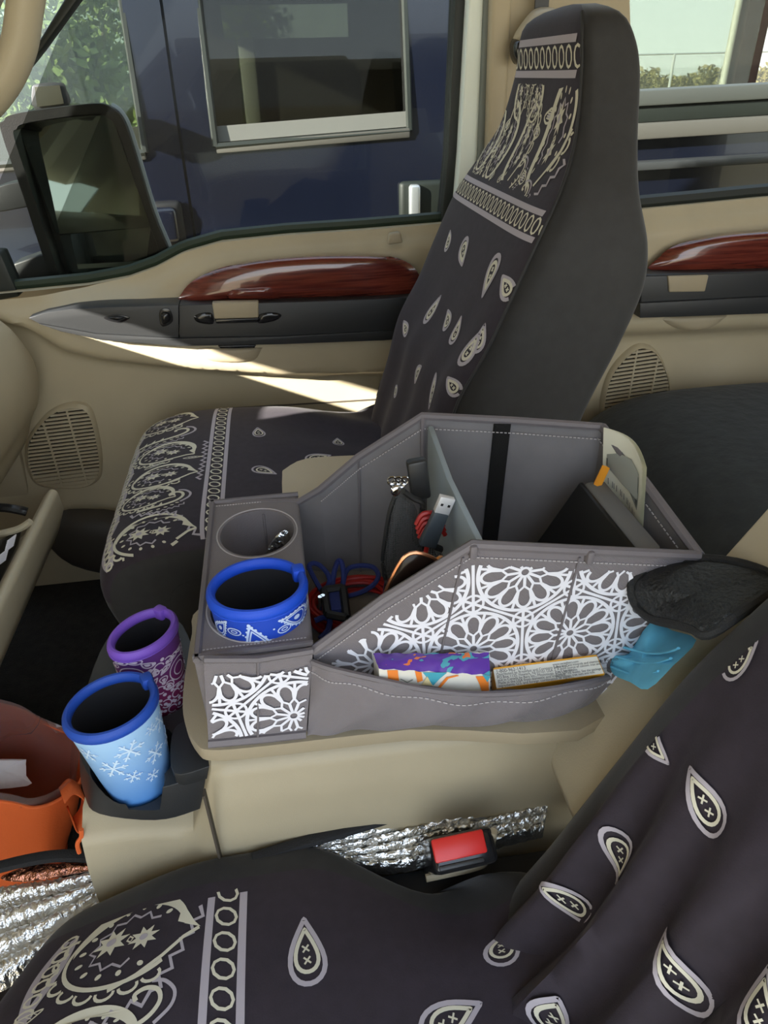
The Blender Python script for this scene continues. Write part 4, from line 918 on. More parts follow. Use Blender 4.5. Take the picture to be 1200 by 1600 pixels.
loop3([(508, 932), (492, 905), (483, 885), (492, 880), (505, 888), (515, 905), (508, 922)], [-.452, -.44, -.432, -.432, -.436, -.442, -.448], .0026, 'cord_loop', BLUEC, bt)
loop3([(519, 920), (522, 895), (528, 877), (534, 880), (537, 900), (534, 925)], [-.45, -.437, -.430, -.430, -.437, -.448], .0028, 'cord_loop', BLUEC, bt)
loop3([(541, 932), (565, 925), (585, 912), (591, 898), (582, 886), (560, 884), (543, 890), (536, 910)], [-.448, -.442, -.436, -.434, -.434, -.436, -.440, -.446], .0026, 'cord_loop', BLUEC, bt)
loop3([(492, 970), (505, 965), (515, 968), (512, 985), (500, 998)], [-.452, -.45, -.448, -.45, -.452], .0030, 'cord_loop', BLUEC, bt)
m = M()
P0 = [at(a, b, Z=-.438) for a, b in ((506, 922), (536, 918), (542, 966), (512, 960))]
for a, b in zip(P0, P0[1:]+P0[:1]): m.tube([a, b], .0042, 6)
m.build('buckle_strap', BLKS, bt, label='black buckle strap')
m = M(); m.box(at(526, 943, Z=-.444), (.014, .030, .010)); m.build('cord_core', BLUEC, bt, bevel=.003)
for a, b in ((505, 940), (501, 942)):
    m = M(); p = at(a, b, Z=-.438); m.lathe(p, [(.0, -.008), (.0022, -.008), (.0022, .008), (0, .008)], 10); m.build('metal_pin', CHROME, bt)
# sunglasses
sg = thing('sunglasses', 'dark lens sunglasses with copper rim leaning on the organizer wall', 'sunglasses', at(650, 900, Z=-.46))
lp = [(600, 935), (612, 903), (628, 875), (645, 864), (668, 868), (684, 880), (682, 912), (660, 935), (632, 952), (608, 955)]
pts = smooth_path([at(a, b, Y=.440) for a, b in lp], 4, True)
m = M(); m.pillow(pts, (0, -1, .3), .004, 5, .002); m.build('lens', mat('brown_black_lens', (.012, .007, .005), .2, spec=.25), sg)
m = M(); m.tube(pts, .0016, 6, closed=True); m.build('lens_rim', mat('copper_rim', (.55, .24, .12), .25, .9), sg, label='copper lens rim')
m = M(); m.tube(smooth_path([at(680, 880, Y=.440), at(690, 872, Y=.444), at(704, 890, Y=.446)], 5), .0022, 6); m.build('nose_bridge', mat('amber_bridge', (.6, .25, .05), .3), sg)
m = M(); m.tube(smooth_path([at(606, 950, Y=.440), at(600, 940, Y=.46), at(604, 900, Y=.56)], 5), .0016, 6); m.build('temple_arm', BLKG, sg)
# black mesh pouch with metal charm
mp = thing('mesh_pouch', 'black mesh zip pouch with a silver charm by the divider', 'pouch', at(625, 850, Z=-.47))
def meshmat(name, col, scale, hole, dens):
    m = bpy.data.materials.new(name); m.use_nodes = True; n = m.node_tree; b = n.nodes['Principled BSDF']; o = n.nodes['Material Output']
    b.inputs['Base Color'].default_value = (*col, 1); b.inputs['Roughness'].default_value = .7
    t = n.nodes.new('ShaderNodeTexCoord'); v = n.nodes.new('ShaderNodeTexVoronoi'); v.inputs['Scale'].default_value = scale; v.inputs['Randomness'].default_value = .15
    n.links.new(t.outputs['Object'], v.inputs['Vector']); g = n.nodes.new('ShaderNodeMath'); g.operation = 'LESS_THAN'; g.inputs[1].default_value = hole; n.links.new(v.outputs['Distance'], g.inputs[0])
    mu = n.nodes.new('ShaderNodeMath'); mu.operation = 'MULTIPLY'; mu.inputs[1].default_value = 1-dens; n.links.new(g.outputs[0], mu.inputs[0])
    tr = n.nodes.new('ShaderNodeBsdfTransparent'); mx = n.nodes.new('ShaderNodeMixShader'); n.links.new(mu.outputs[0], mx.inputs[0]); n.links.new(b.outputs[0], mx.inputs[1]); n.links.new(tr.outputs[0], mx.inputs[2]); n.links.new(mx.outputs[0], o.inputs[0])
    return m
NET = meshmat('black_netting', (.045, .05, .05), 420, .62, .25)
body = [at(a, b, Y=.53) for a, b in ((618, 768), (640, 780), (652, 800), (655, 835), (668, 850), (690, 862), (690, 890), (640, 915), (600, 905), (598, 880), (602, 840), (610, 800))]
m = M(); m.pillow(smooth_path(body, 3, True), (-.5, -1, .2), .010, 5, .006); m.build('netting', NET, mp)
m = M(); m.tube(smooth_path([at(a, b, Y=.523) for a, b in ((630, 767), (645, 778), (660, 787), (657, 812), (656, 832), (668, 848), (690, 858))], 5), .0042, 8, flat=.6); m.build('zipper_band', BLKS, mp)
m = M(); m.tube(smooth_path([at(a, b, Y=.53) for a, b in ((618, 775), (609, 800), (602, 840), (598, 875), (602, 905))], 5), .0022, 6); m.build('edge_band', BLKS, mp)
m = M()
for k in range(5): p = at(612+k*5, 751+(k % 2)*5, Y=.515); m.tube([p+V(math.cos(q)*.0035, 0, math.sin(q)*.0035) for q in lin(0, 2*PI, 11)[:-1]], .0010, 5, closed=True)
ch = m.build('ring_chain', CHROME, mp)
pts = [at(a, b, Y=.512) for a, b in ((614, 760), (622, 758), (627, 763), (624, 772), (618, 776), (612, 772), (610, 766))]
m = M(); m.pillow(smooth_path(pts, 3, True), (0, -1, .3), .003, 4, .002); m.build('paw_charm', CHROME, ch, label='silver charm')
m = M(); R = Matrix.Rotation(-.12, 3, 'Y'); m.box(at(654, 748, Y=.545), (.018, .012, .040), R); k = m.build('lighter', BLKP, bevel=.003, label='black lighter standing against the pale blue divider', cat='lighter')
# usb plug with red lead
ub = thing('usb_cable', 'dark grey USB plug with red lead by the pale divider', 'usb cable', at(680, 840, Z=-.46))
d = (at(690, 796, Y=.50)-at(672, 838, Y=.50)).normalized(); R = V(0, 0, 1).rotation_difference(d).to_matrix()
c = at(678, 826, Y=.50); m = M(); m.box(c, (.016, .009, .036), R, .85); m.build('plug_body', mat('slate_plug', (.055, .07, .085), .45), ub, bevel=.002)
m = M(); m.box(c+d*.025, (.0135, .0062, .016), R); pl = m.build('plug_shell', mat('usb_steel', (.72, .72, .72), .4, .3), ub, bevel=.0006)
m = M()
for s_ in (-1, 1): m.box(c+d*.025+R @ V(s_*.0032, -.0032, .001), (.0022, .0006, .0022), R)
m.build('shell_hole', BLKG, pl, smooth=False, kind='stuff')
m = M(); q = c-d*.016
m.tube(smooth_path([q, q-d*.02+V(.004, 0, -.01), q+V(.012, 0, -.03), q+V(.02, .0, -.045)], 6), .0022, 7); m.build('lead', RED, ub)
for k in range(4):
    m = M(); e = at(664+k*1.5, 812+k*7, Y=.513); m.tube(smooth_path([e+V(-.008, 0, -.004), e+V(-.002, 0, .006), e+V(.010, 0, .005), e+V(.016, 0, -.004)], 5), .0022, 6); m.build('lead', RED, ub)
# tablet lying flat, folder and leaflet standing at the back
m = M(); tb = [at(752, 834, Z=-.40), at(868, 832, Z=-.40), at(860, 875, Z=-.40), at(760, 875, Z=-.40)]
c0 = sum(tb, Vector())/4; m.prism([V(.150, .44, -.468), V(.225, .44, -.468), V(.225, .585, -.468), V(.150, .585, -.468)], V(0, 0, .012)); o = m.build('tablet', BLKG, bevel=.003, label='black tablet lying flat behind the divider', cat='tablet')
m = M(); m.prism([V(.156, .446, -.4558), V(.219, .446, -.4558), V(.219, .579, -.4558), V(.156, .579, -.4558)], V(0, 0, .0004)); m.build('screen', mat('dark_screen', (.006, .006, .007), .06), o)
fa, fb = at(914, 752, Z=-.335), at(1004, 862, Z=-.345)
fd = (fb-fa).normalized(); fn = V(fd.y, -fd.x, 0).normalized()
if fn.x < 0: fn = -fn
fo = thing('folder', 'thick grey folder with black cover standing at the rear of the organizer', 'folder', fa.lerp(fb, .5)+V(0, 0, -.13))
low = V(-.075, .0, -.135)
m = M(); q = [fa, fb, fb+low, fa+low]; m.prism(q, fn*.020); m.build('page_block', mat('grey_foam', (.16, .16, .155), .8), fo, bevel=.004)
m = M(); q = [p-fn*.002 for p in q]; m.prism(q, -fn*.004); m.build('front_cover', mat('black_cover', (.006, .006, .006), .45), fo, bevel=.002, label='black front cover')
# leaflet
la, lb, lc, ld = at(943, 668, Y=.577), at(1004, 730, Y=.50), at(998, 832, Y=.485), at(941, 757, Y=.565)
def leaf(u, v):
    p = la.lerp(lb, u).lerp(ld.lerp(lc, u), v); return p+V(.012*math.sin(PI*u)*.5, 0, .006*math.sin(PI*u)*(1-v))
lf = thing('leaflet', 'cream paper leaflet with a black and white picture at the rear corner', 'leaflet', ld)
PAPER = mat('cream_paper', (.90, .89, .74), .7)
for k in range(3):
    m = M(); o_ = V(.0022*k, .0008*k, -.001*k); m.grid(lambda u, v: leaf(u, v)+o_, lin(0, 1, 12), lin(0, 1, 4)); m.grid(lambda u, v: leaf(u, v)+o_+V(.0008, .0002, 0), lin(0, 1, 12), lin(0, 1, 4)); m.build('page', PAPER, lf)
P = Print(lambda a, b: leaf(a, b), off=.0006)
INK1 = mat('grey_ink', (.12, .13, .12), .7); INK2 = mat('pale_grey_ink', (.36, .38, .34), .7)
P.piece('picture_print'); P.frame(0, 0, 1)
P.k = 'lilac'; P.fill([(.08, .42), (.30, .30), (.60, .22), (.88, .22), (.9, .60), (.88, .76), (.60, .70), (.40, .72), (.2, .66), (.08, .62)])
P.off = .0009; P.k = 'cream'
P.fill([(.08, .48), (.25, .46), (.32, .34), (.38, .24), (.44, .36), (.50, .44), (.56, .50), (.50, .58), (.40, .60), (.34, .70), (.22, .66), (.08, .60)]); P.fill([(.80, .30), (.88, .26), (.9, .5), (.84, .45)]); P.fill([(.82, .6), (.9, .56), (.88, .72), (.78, .7)])
P.line([(.56, .5), (.66, .54), (.74, .62), (.86, .70)], .018)
P.off = .0011; P.k = 'lilac'; P.dot(.22, .54, .09, .05, .3); P.dot(.58, .36, .06, .08, .4)
P.piece('lettering'); P.k = 'cream'; P.off = .0007
for k in range(9):
    x = .12+.085*k; P.line([(x, .80+.006*k), (x+.004, .90+.004*k)], .012); P.line([(x+.03, .81+.006*k), (x+.034, .90+.004*k)], .010) if k % 2 else None
P.build(lf, INK1, INK2)
m = M(); a, b = at(935, 754, Z=-.335), at(944, 735, Z=-.325); m.tube([a-(b-a)*3, b+(b-a)*.3], .0042, 6); m.build('pencil', mat('orange_paint', (.75, .30, .02), .4), label='orange pencil standing behind the grey folder', cat='pencil')
# tissue pack and cereal bar box in the sagging pocket
tp = thing('tissue_pack', 'purple and teal patterned tissue pack in the side pocket', 'tissue pack', V(.09, .40, -.48))
def multi(name, stops, scale, seed, warp=1.5):
    m = bpy.data.materials.new(name); m.use_nodes = True; n = m.node_tree; b = n.nodes['Principled BSDF']; b.inputs['Roughness'].default_value = .25
    t = n.nodes.new('ShaderNodeTexCoord'); mp_ = n.nodes.new('ShaderNodeMapping'); mp_.inputs['Location'].default_value = (seed, seed*.7, 0); mp_.inputs['Scale'].default_value = (.55, 1, 1)
    z = n.nodes.new('ShaderNodeTexNoise'); z.inputs['Scale'].default_value = scale; z.inputs['Detail'].default_value = 2.5; z.inputs['Distortion'].default_value = warp
    r = n.nodes.new('ShaderNodeValToRGB'); r.color_ramp.interpolation = 'CONSTANT'
    for i, (p_, c_) in enumerate(stops):
        e = r.color_ramp.elements[i] if i < 2 else r.color_ramp.elements.new(p_); e.position = p_; e.color = (*c_, 1)
    n.links.new(t.outputs['Object'], mp_.inputs[0]); n.links.new(mp_.outputs[0], z.inputs['Vector']); n.links.new(z.outputs['Fac'], r.inputs[0]); n.links.new(r.outputs[0], b.inputs['Base Color'])
    return m
PACK = multi('purple_teal_wrap', [(0, (.75, .20, .06)), (.38, (.12, .045, .36)), (.53, (.10, .05, .33)), (.56, (.08, .36, .45)), (.66, (.75, .20, .06))], 42, 3.1)
A0, A1, A2, A3 = at(583, 1021, Y=.412), at(764, 1020, Y=.412), at(766, 1055, Y=.398), at(592, 1045, Y=.396)
m = M(); dz = V(0, .0, -.055); pts = [A0, A1, A2, A3]
def packtop(u, v): return A0.lerp(A1, u).lerp(A3.lerp(A2, u), v)+V(0, 0, .003*max(0, math.sin(PI*u))**.5*math.sin(PI*v)+.0008*math.sin(u*40+v*9))
m.grid(packtop, lin(0, 1, 24), lin(0, 1, 8)); m.build('top_wrap', PACK, tp, recalc=True)
def packfront(u, v): return packtop(u, 1)+V(0, -.004*math.sin(PI*v*.8), -.05*v)
m = M(); m.grid(packfront, lin(0, 1, 24), lin(0, 1, 8)); m.grid(lambda u, v: packtop(u, 0)+V(0, .0, -.05*v), lin(0, 1, 8), lin(0, 1, 3))
for u in (0, 1): m.grid(lambda a, v: packtop(u, a)+V(0, -.004*math.sin(PI*v*.8)*a, -.05*v), lin(0, 1, 4), lin(0, 1, 8))
m.grid(lambda u, v: packtop(u, v)+V(0, 0, -.05-.003*max(0, math.sin(PI*u))**.5*math.sin(PI*v)), lin(0, 1, 6), lin(0, 1, 3))
fr_ = m.build('side_wrap', mat('white_wrap', (.72, .70, .62), .3), tp)
ORG = mat('orange_wrap', (.80, .22, .03), .4); TEAL = mat('teal_wrap', (.06, .36, .46), .4)
P = Print(packfront, off=.0008); P.piece('wrap_print'); P.frame(0, 0, 1)
P.k = 'cream'; P.fill([(.07, .0), (.16, .0), (.17, .25), (.11, .4), (.08, .35)]); P.fill([(.31, .0), (.37, .0), (.38, .15), (.33, .2)]); P.line([(.48, .42), (.53, .25), (.60, .1), (.70, .02)], .03); P.fill([(.86, .02), (.98, .0), (.99, .4), (.93, .42), (.9, .2)])
P.k = 'lilac'; P.fill([(.38, .0), (.60, .0), (.53, .1), (.47, .25), (.42, .12)]); P.fill([(.92, .0), (1, .0), (.97, .12)]); P.fill([(.60, .40), (.80, .34), (.90, .46), (.70, .5)])
P.build(fr_, ORG, TEAL)
P = Print(packfront, off=.0012); P.piece('emblem_print'); P.frame(0, 0, 1); P.k = 'cream'; P.fill([(.34, .30), (.42, .08), (.49, .36), (.42, .42)])
P.k = 'lilac'; P.line([(.18, .14), (.24, .20), (.29, .16)], .012); P.line([(.17, .25), (.30, .27)], .008); P.build(fr_, mat('straw_emblem', (.70, .58, .30), .5), INK1)
BXN = mat('white_card', (.70, .68, .60), .5); YEL = mat('yellow_card', (.85, .40, .03), .4)
cb = thing('cereal_bar_box', 'white and yellow carton with printed text lying in the side pocket', 'box', V(.19, .40, -.48))
B0, B1, B2, B3 = at(770, 1043, Y=.414), at(933, 1022, Y=.414), at(946, 1053, Y=.402), at(776, 1077, Y=.402)   # the face with the lettering
dn_ = V(.004, .020, -.045)
m = M(); m.prism([B0, B1, B2, B3], [p+dn_ for p in (B0, B1, B2, B3)]); m.build('carton', YEL, cb, bevel=.0012)
up = (B1-B0).cross(B3-B0).normalized(); up = up if up.z > 0 else -up
m = M(); f = lambda u, v: B0.lerp(B1, u).lerp(B3.lerp(B2, u), v)
m.prism([f(.0, .10)+up*.0004, f(.985, .10)+up*.0004, f(.985, .96)+up*.0004, f(.0, .96)+up*.0004], up*.0003); m.build('white_face', BXN, cb, smooth=False)
tx = (B1-B0).normalized(); ty = (f(.5, 0)-f(.5, 1)).normalized(); INKT = mat('black_print', (.03, .03, .03), .6)
for k, (l, sz) in enumerate((('1-800-962-1413', .0040), ('Distributed by Breakfast and Company Sales, LLC', .0031), ('PO Box 1125, Newark, NJ 07101 USA', .0031), ('and in Canada by Bars Inc., Mississauga, ON L5B 3P5', .0031), ('Made in the USA from domestic and imported', .0031), ('ingredients. U.S. and foreign combination of ingredients.', .0031))):
    text_mesh('print_line', l, sz, f(.02, .27+k*.13)+up*.0008, tx, ty, INKT, cb)
for k, l in enumerate(('www.cerealbars.com', '1. Proteins and minerals and vitamins for 3 to 5 days.', '2. A good source of calcium, iron and fibre daily.', '3. In a healthy day.', 'Keep for the weeks. See the package above.', 'May contain tree nuts and milk.')):
    text_mesh('print_line', l, .0027, f(.55, .27+k*.12)+up*.0008, tx, ty, INKT, cb)
m = M(); g = lambda u, v: B3.lerp(B2, u)+(dn_*v); nn = (B2-B3).cross(dn_).normalized(); nn = nn if nn.y < 0 else -nn
P = Print(lambda a, b: g(a, b)+nn*.0, off=.0016); P.piece('stripe_print'); P.frame(0, 0, 1)
for k in range(6): P.fill([(.72+k*.042, .30), (.745+k*.042, .30), (.735+k*.042, .75), (.70+k*.04, .75)])
P.k = 'lilac'; P.fill([(.45, .25), (.56, .22), (.58, .6), (.44, .6)]); P.build(cb, INKT, mat('lime_print', (.35, .5, .05), .5))

# ------------------------------------------------------------------ on and beside the driver arm rest
MESHB = mat('black_spacer_mesh', (.014, .016, .017), .6, bump=(260, 1, .004))
ms = thing('mesh_pad', 'black spacer mesh pad wrapped over the driver armrest', 'pad', at(1080, 930, Y=.36))
ol = smooth_path([at(a, b, Y=y) for a, b, y in ((988, 922, .415), (998, 900, .422), (1035, 882, .425), (1090, 874, .42), (1150, 880, .40), (1200, 897, .38), (1215, 915, .36), (1150, 962, .335), (1105, 990, .335), (1085, 982, .345), (1060, 975, .36), (1020, 966, .39), (996, 946, .41))], 4, True)
m = M(); m.pillow(ol, (-.55, -.7, .55), .018, 8, .006); m.build('pad', MESHB, ms, ang=85)
m = M(); m.tube(ol, .0046, 8, closed=True); m.build('bound_edge', mat('black_webbing', (.014, .015, .016), .8, bump=(800, .8, .001)), ms)
CLOTH = mat('light_blue_cloth', (.13, .50, .74), .85, var=(60, .06), bump=(30, .4, .004))
ol = smooth_path([at(a, b, Y=y) for a, b, y in ((1016, 973, .415), (1050, 985, .40), (1088, 1000, .36), (1052, 1040, .345), (1012, 1077, .345), (985, 1066, .375), (960, 1055, .41), (953, 1040, .42), (960, 1025, .42), (983, 1020, .42))], 3, True)
bc = thing('blue_cloth', 'light blue pleated cloth tucked around the driver armrest', 'cloth', at(1010, 1060, Y=.38))
m = M(); m.pillow(ol, (-.55, -.7, .45), .006, 7, .003); m.build('cloth', CLOTH, bc, ang=85)
for a, b in (((962, 1026), (1060, 1028)), ((975, 1012), (1072, 1012)), ((956, 1042), (1040, 1048))):
    q = [at(a[0]+(b[0]-a[0])*t, a[1]+(b[1]-a[1])*t+3*math.sin(PI*t), Y=.418-.07*t)+V(-.004, -.006*math.sin(PI*t)-.001, .003) for t in lin(0.05, .92, 9)]
    m = M(); m.tube(q, .0016, 6, flat=.6); m.build('pleat', CLOTH, bc)
# seat belt buckle
sb = thing('belt_buckle', 'black seat belt buckle with red release button beside the driver seat', 'buckle', at(725, 1375, Z=-.64))
c = at(718, 1330, Z=-.575); ax = (at(745, 1318, Z=-.575)-at(690, 1330, Z=-.575)).normalized(); R = Matrix((ax, V(-ax.y, ax.x, 0), V(0, 0, 1))).transposed() @ Matrix.Rotation(.55, 3, 'X')
m = M(); m.box(c+R @ V(.004, .0, -.040), (.058, .030, .085), R, 1); m.build('housing', BLKG, sb, bevel=.006, seg=4)
m = M(); m.box(c+R @ V(0, .004, .0035), (.047, .019, .004), R); m.build('release_button', mat('red_button', (.62, .025, .02), .35), sb, bevel=.002, label='red release button')
m = M(); m.box(c+R @ V(-.001, -.0100, .0030), (.040, .004, .003), R); m.build('tongue_slot', BLKP, sb, bevel=.001)
q = [c+R @ V(*p) for p in ((-.026, -.0165, -.052), (.020, -.0165, -.050), (.031, -.012, -.042), (.0335, .004, -.01), (.0335, .010, .0))]
m = M(); m.tube(smooth_path(q, 5), .0036, 8); m.build('housing_trim', TAN_D, sb, label='tan trim edge')
# foil sunshade folded between console and driver seat
fs = thing('folded_sunshade', 'folded silver foil sunshade with black binding wedged beside the driver seat', 'sunshade', V(-.02, .40, -.80))
def fline(px, py, z): return at(px, py, Z=z)
CR = mat('silver_bubble_foil', (.85, .85, .83), .3, 1, bump=(150, .8, .004))
def shade_panels(top, bot, n, zt, dip, nseg=50):
    """n folded leaves between an upper and a lower line of points"""
    T = smooth_path(top, 6); B = smooth_path(bot, 6)
    pick = lambda L, u: L[min(len(L)-2, int(u*(len(L)-1)))].lerp(L[min(len(L)-2, int(u*(len(L)-1)))+1], u*(len(L)-1)-min(len(L)-2, int(u*(len(L)-1))))
    for k in range(n):
        def f(u, v):
            t = (k+v)/n; p = pick(T, u).lerp(pick(B, u), t); b = max(0, math.sin(PI*v))**.6
            j = .0012*math.sin(u*170+k*3)*math.sin(v*9+k)+.0009*math.sin(u*90+v*14+k)
            return p+V(0, 0, (b-1)*dip+j)
        m = M(); m.grid(f, lin(0, 1, nseg*2), lin(0, 1, 9)); m.grid(lambda u, v: f(u, v)*1.0+V(0, 0, -.003), lin(0, 1, nseg), lin(0, 1, 9)); m.build('foil_leaf', CR, fs, ang=80)
zr = -.615
shade_panels([fline(455, 1330, zr), fline(560, 1296, zr), (fline(700, 1258, zr)), fline(800, 1236, zr), fline(862, 1220, zr)], [fline(470, 1345, zr-.01), fline(600, 1354, zr-.01), fline(700, 1335, zr-.01), fline(800, 1308, zr-.01), fline(850, 1296, zr-.01)], 5, zr, .010)
zl = -.70
shade_panels([fline(-120, 1405, zl), fline(0, 1375, zl), fline(90, 1364, zl), fline(190, 1348, zl)], [fline(-120, 1600, zl), fline(0, 1530, zl), fline(90, 1470, zl), fline(190, 1385, zl)], 4, zl, .016)
refl_foil = mat('bag_reflection_foil', (.50, .22, .15), .25, 1, bump=(120, 1, .007))  # reflection of the orange bag painted into the foil colour
m = M(); q = [fline(a, b, -.69) for a, b in ((0, 1372), (30, 1358), (80, 1350), (180, 1352), (120, 1364), (40, 1378))]; m.pillow(smooth_path(q, 3, True), (0, 0, 1), .006, 5, .004); m.build('foil_leaf', refl_foil, fs, label='foil leaf with the orange bag reflection in its colour')
BIND = mat('black_binding', (.010, .010, .011), .8, bump=(600, .8, .001))
m = M(); m.tube(smooth_path([fline(a, b, zr+.004) for a, b in ((395, 1342), (470, 1318), (560, 1292), (700, 1250), (800, 1228), (862, 1216))], 6), .0065, 8, flat=.7); m.build('binding', BIND, fs)
m = M(); m.tube(smooth_path([fline(a, b, zl+.02) for a, b in ((-40, 1365), (40, 1345), (100, 1337), (180, 1340), (300, 1346))], 6), .007, 8, flat=.7); m.build('binding', BIND, fs)
# ------------------------------------------------------------------ orange shopping bag in the driver footwell
ob = thing('shopping_bag', 'orange fabric bag with clear liner on the floor by the console', 'bag', V(-.45, .66, -1.0))
OR_ = mat('orange_nonwoven', (.72, .13, .025), .75, bump=(300, .5, .001)); LIN_ = glass('clear_liner', (.86, .76, .74), .04, dust=.22, dustcol=(.85, .75, .72), scale=14)
r0 = [at(-210, 1075, Z=-.735), at(0, 1100, Z=-.735), at(70, 1130, Z=-.735), at(126, 1160, Z=-.745), at(128, 1215, Z=-.745), at(98, 1246, Z=-.742), at(55, 1262, Z=-.738), at(0, 1252, Z=-.738), at(-210, 1235, Z=-.738)]
b0 = [V(-.66, .78, -.995), V(-.52, .77, -.995), V(-.45, .76, -.995), V(-.41, .74, -.995), V(-.40, .66, -.995), V(-.42, .62, -.995), V(-.44, .605, -.995), V(-.50, .60, -.995), V(-.66, .60, -.995)]
Rr, Bb = smooth_path(r0, 5, True), smooth_path(b0, 5, True); nR = len(Rr)
def bag(i, v, off=0): p = Rr[i].lerp(Bb[i], v); return p+V(.006*math.sin(i*.7+v*5)*v, .006*math.cos(i*.5+v*7)*v, 0)
idx = list(range(nR))
m = M(); m.grid(lambda i, v: bag(i, v), idx, lin(0, 1, 10), cu=True); m.add(Bb, [tuple(range(nR))]); m.build('bag_body', OR_, ob, ang=80, recalc=False)
m = M(); m.tube(Rr, .0022, 6, closed=True); m.build('hem', OR_, ob)
cen = sum(Rr, Vector())/nR
m = M(); m.grid(lambda i, v: (lambda p: V(cen.x+(p.x-cen.x)*.965, cen.y+(p.y-cen.y)*.965, p.z+.014-.014*v))(bag(i, v*.9)), idx, lin(0, 1, 8), cu=True); m.build('clear_liner', LIN_, ob, ang=80, recalc=False, label='clear plastic liner')
q = [at(96, 1243, Z=-.738), at(112, 1228, Z=-.735), at(131, 1242, Z=-.745), at(133, 1270, Z=-.765), at(118, 1290, Z=-.775), at(108, 1272, Z=-.765)]
pth = smooth_path(q, 5); m = M(); m.grid(lambda i, v: pth[i]+V(.006, -.012, .0)*(v-.5)*2+V(0, 0, 0), list(range(len(pth))), lin(0, 1, 3)); h_ = m.build('handle', OR_, ob, ang=80); md = h_.modifiers.new('thickness', 'SOLIDIFY'); md.thickness = .002
m = M(); m.tube(smooth_path([at(a, b, Y=.44) for a, b in ((124, 1332), (121, 1318), (127, 1308), (127, 1296))], 4), .0022, 6); m.build('loose_tab', OR_, ob)
m = M(); q = [at(-60, 1192, Z=-.78), at(32, 1186, Z=-.78), at(40, 1192, Z=-.785), at(41, 1212, Z=-.79), at(43, 1228, Z=-.80), at(-60, 1232, Z=-.80)]
m.pillow(smooth_path(q, 3, True), (0, -.4, 1), .008, 5, .02); m.build('white_paper', mat('white_tissue', (.80, .79, .82), .8, bump=(40, .8, .004)), label='crumpled white paper inside the orange bag', cat='paper')
# ------------------------------------------------------------------ open glove box with booklet
gp = [(-.432, -.612), (-.422, -.618), (-.420, -.655), (-.440, -.700), (-.50, -.745), (-.72, -.83), (-.72, -.80), (-.52, -.715), (-.462, -.672), (-.446, -.625)]
GY0, GY1 = .70, 1.163
gb = thing('glove_box', 'open tan glove box lid hanging below the dashboard', 'glove box', V(-.5, .95, -.83))
m = M(); m.prism([V(x, GY0, z) for x, z in gp], V(0, GY1-GY0, 0)); m.build('lid', LEATHER, gb, bevel=.008, seg=4)
m = M(); m.tube(smooth_path([at(a, b, Y=1.14) for a, b in ((-60, 795), (0, 793), (30, 797), (42, 800))], 5), .008, 8); m.build('hinge_arm', BLKG, gb)
m = M(); m.tube(smooth_path([at(a, b, Y=1.05) for a, b in ((-60, 845), (0, 834), (30, 826), (48, 815))], 5), .006, 8); m.build('inner_lip', LEATHER, gb)
bk = thing('booklet', 'black booklet with white printed lines in the open glove box', 'booklet', V(-.50, 1.0, -.70))
q = [at(-80, 850, Y=1.0), at(0, 843, Y=1.02), at(34, 826, Y=1.10), at(28, 850, Y=1.06), at(-2, 905, Y=.93), at(-80, 990, Y=.85)]
m = M(); m.prism(q, V(-.004, .0, -.012)); bo = m.build('cover', BLKG, bk, bevel=.001)
for (x0, y0, x1, y1), n in (((14, 852, 26, 836), 7), ((2, 874, 14, 858), 7)):
    for k in range(n):
        t = k/(n-1); a, b = at(x0+(x1-x0)*.0-6+t*4, y0-16*t+12, Y=.97), at(x0+(x1-x0)*.6+t*4, y0-16*t+2, Y=.99)
        m = M(); m.tube([a+V(.006, -.012, .010), b+V(.006, -.012, .010)], .0011, 5); m.build('print_line', WHITE_INK, bk)
# ------------------------------------------------------------------ outside: our mirror, the neighbour truck, fence, desert
mr = thing('side_mirror', 'large black towing mirror outside the front passenger window', 'mirror', at(60, 400, Y=1.70))
MP = [(4, 205), (8, 188), (22, 178), (90, 167), (150, 161), (172, 165), (190, 180), (205, 215), (240, 330), (268, 402), (262, 440), (180, 455), (100, 455), (80, 430), (40, 310)]
YM = 1.66
shell = smooth_path([at(a, b, Y=YM) for a, b in MP], 4, True)
c = sum(shell, Vector())/len(shell)
back = [V(c.x+(p.x-c.x)*.86-.05, p.y+.10, c.z+(p.z-c.z)*.9) for p in shell]
frm = [V(c.x+(p.x-c.x)*.995, p.y-.012, c.z+(p.z-c.z)*.995) for p in shell]; inn = [V(c.x+(p.x-c.x)*.845, p.y-.010, c.z+(p.z-c.z)*.885-.001) for p in shell]; inn2 = [p+V(0, .055, 0) for p in inn]
m = M(); n = len(shell); m.add(back+shell+frm+inn+inn2, [(k*n+i, k*n+(i+1) % n, (k+1)*n+(i+1) % n, (k+1)*n+i) for k in range(4) for i in range(n)]+[tuple(range(n)), tuple(range(4*n, 5*n))])
m.build('housing', mat('black_mirror_shell', (.014, .014, .014), .4, bump=(500, .4, .001)), mr)
m = M(); m.tube([V(p.x+.002, p.y+.004, p.z) for p in shell[n*5//15:n*10//15]], .006, 6); m.build('silver_edge', mat('grey_edge', (.45, .5, .52), .4), mr, label='pale grey outer edge')
GLS = mat('mirror_glass', (.28, .34, .31), .03, 1)
g1 = [at(a, b, Y=YM-.004) for a, b in ((18, 203), (24, 196), (90, 186), (160, 179), (172, 184), (182, 205), (237, 352), (85, 369), (62, 310))]
g2 = [at(a, b, Y=YM-.004) for a, b in ((85, 374), (235, 356), (226, 425), (200, 443), (105, 448))]
def tiltglass(g):                    # the pane is turned so that it looks back into the cab
    cc_ = sum(g, Vector())/len(g); return [V(p.x, cc_.y+.022+(p.x-cc_.x)*-.20+(p.z-cc_.z)*.10, p.z) for p in g]
m = M(); m.prism(tiltglass(g1), V(0, .003, 0)); m.build('mirror_pane', GLS, mr, smooth=False)
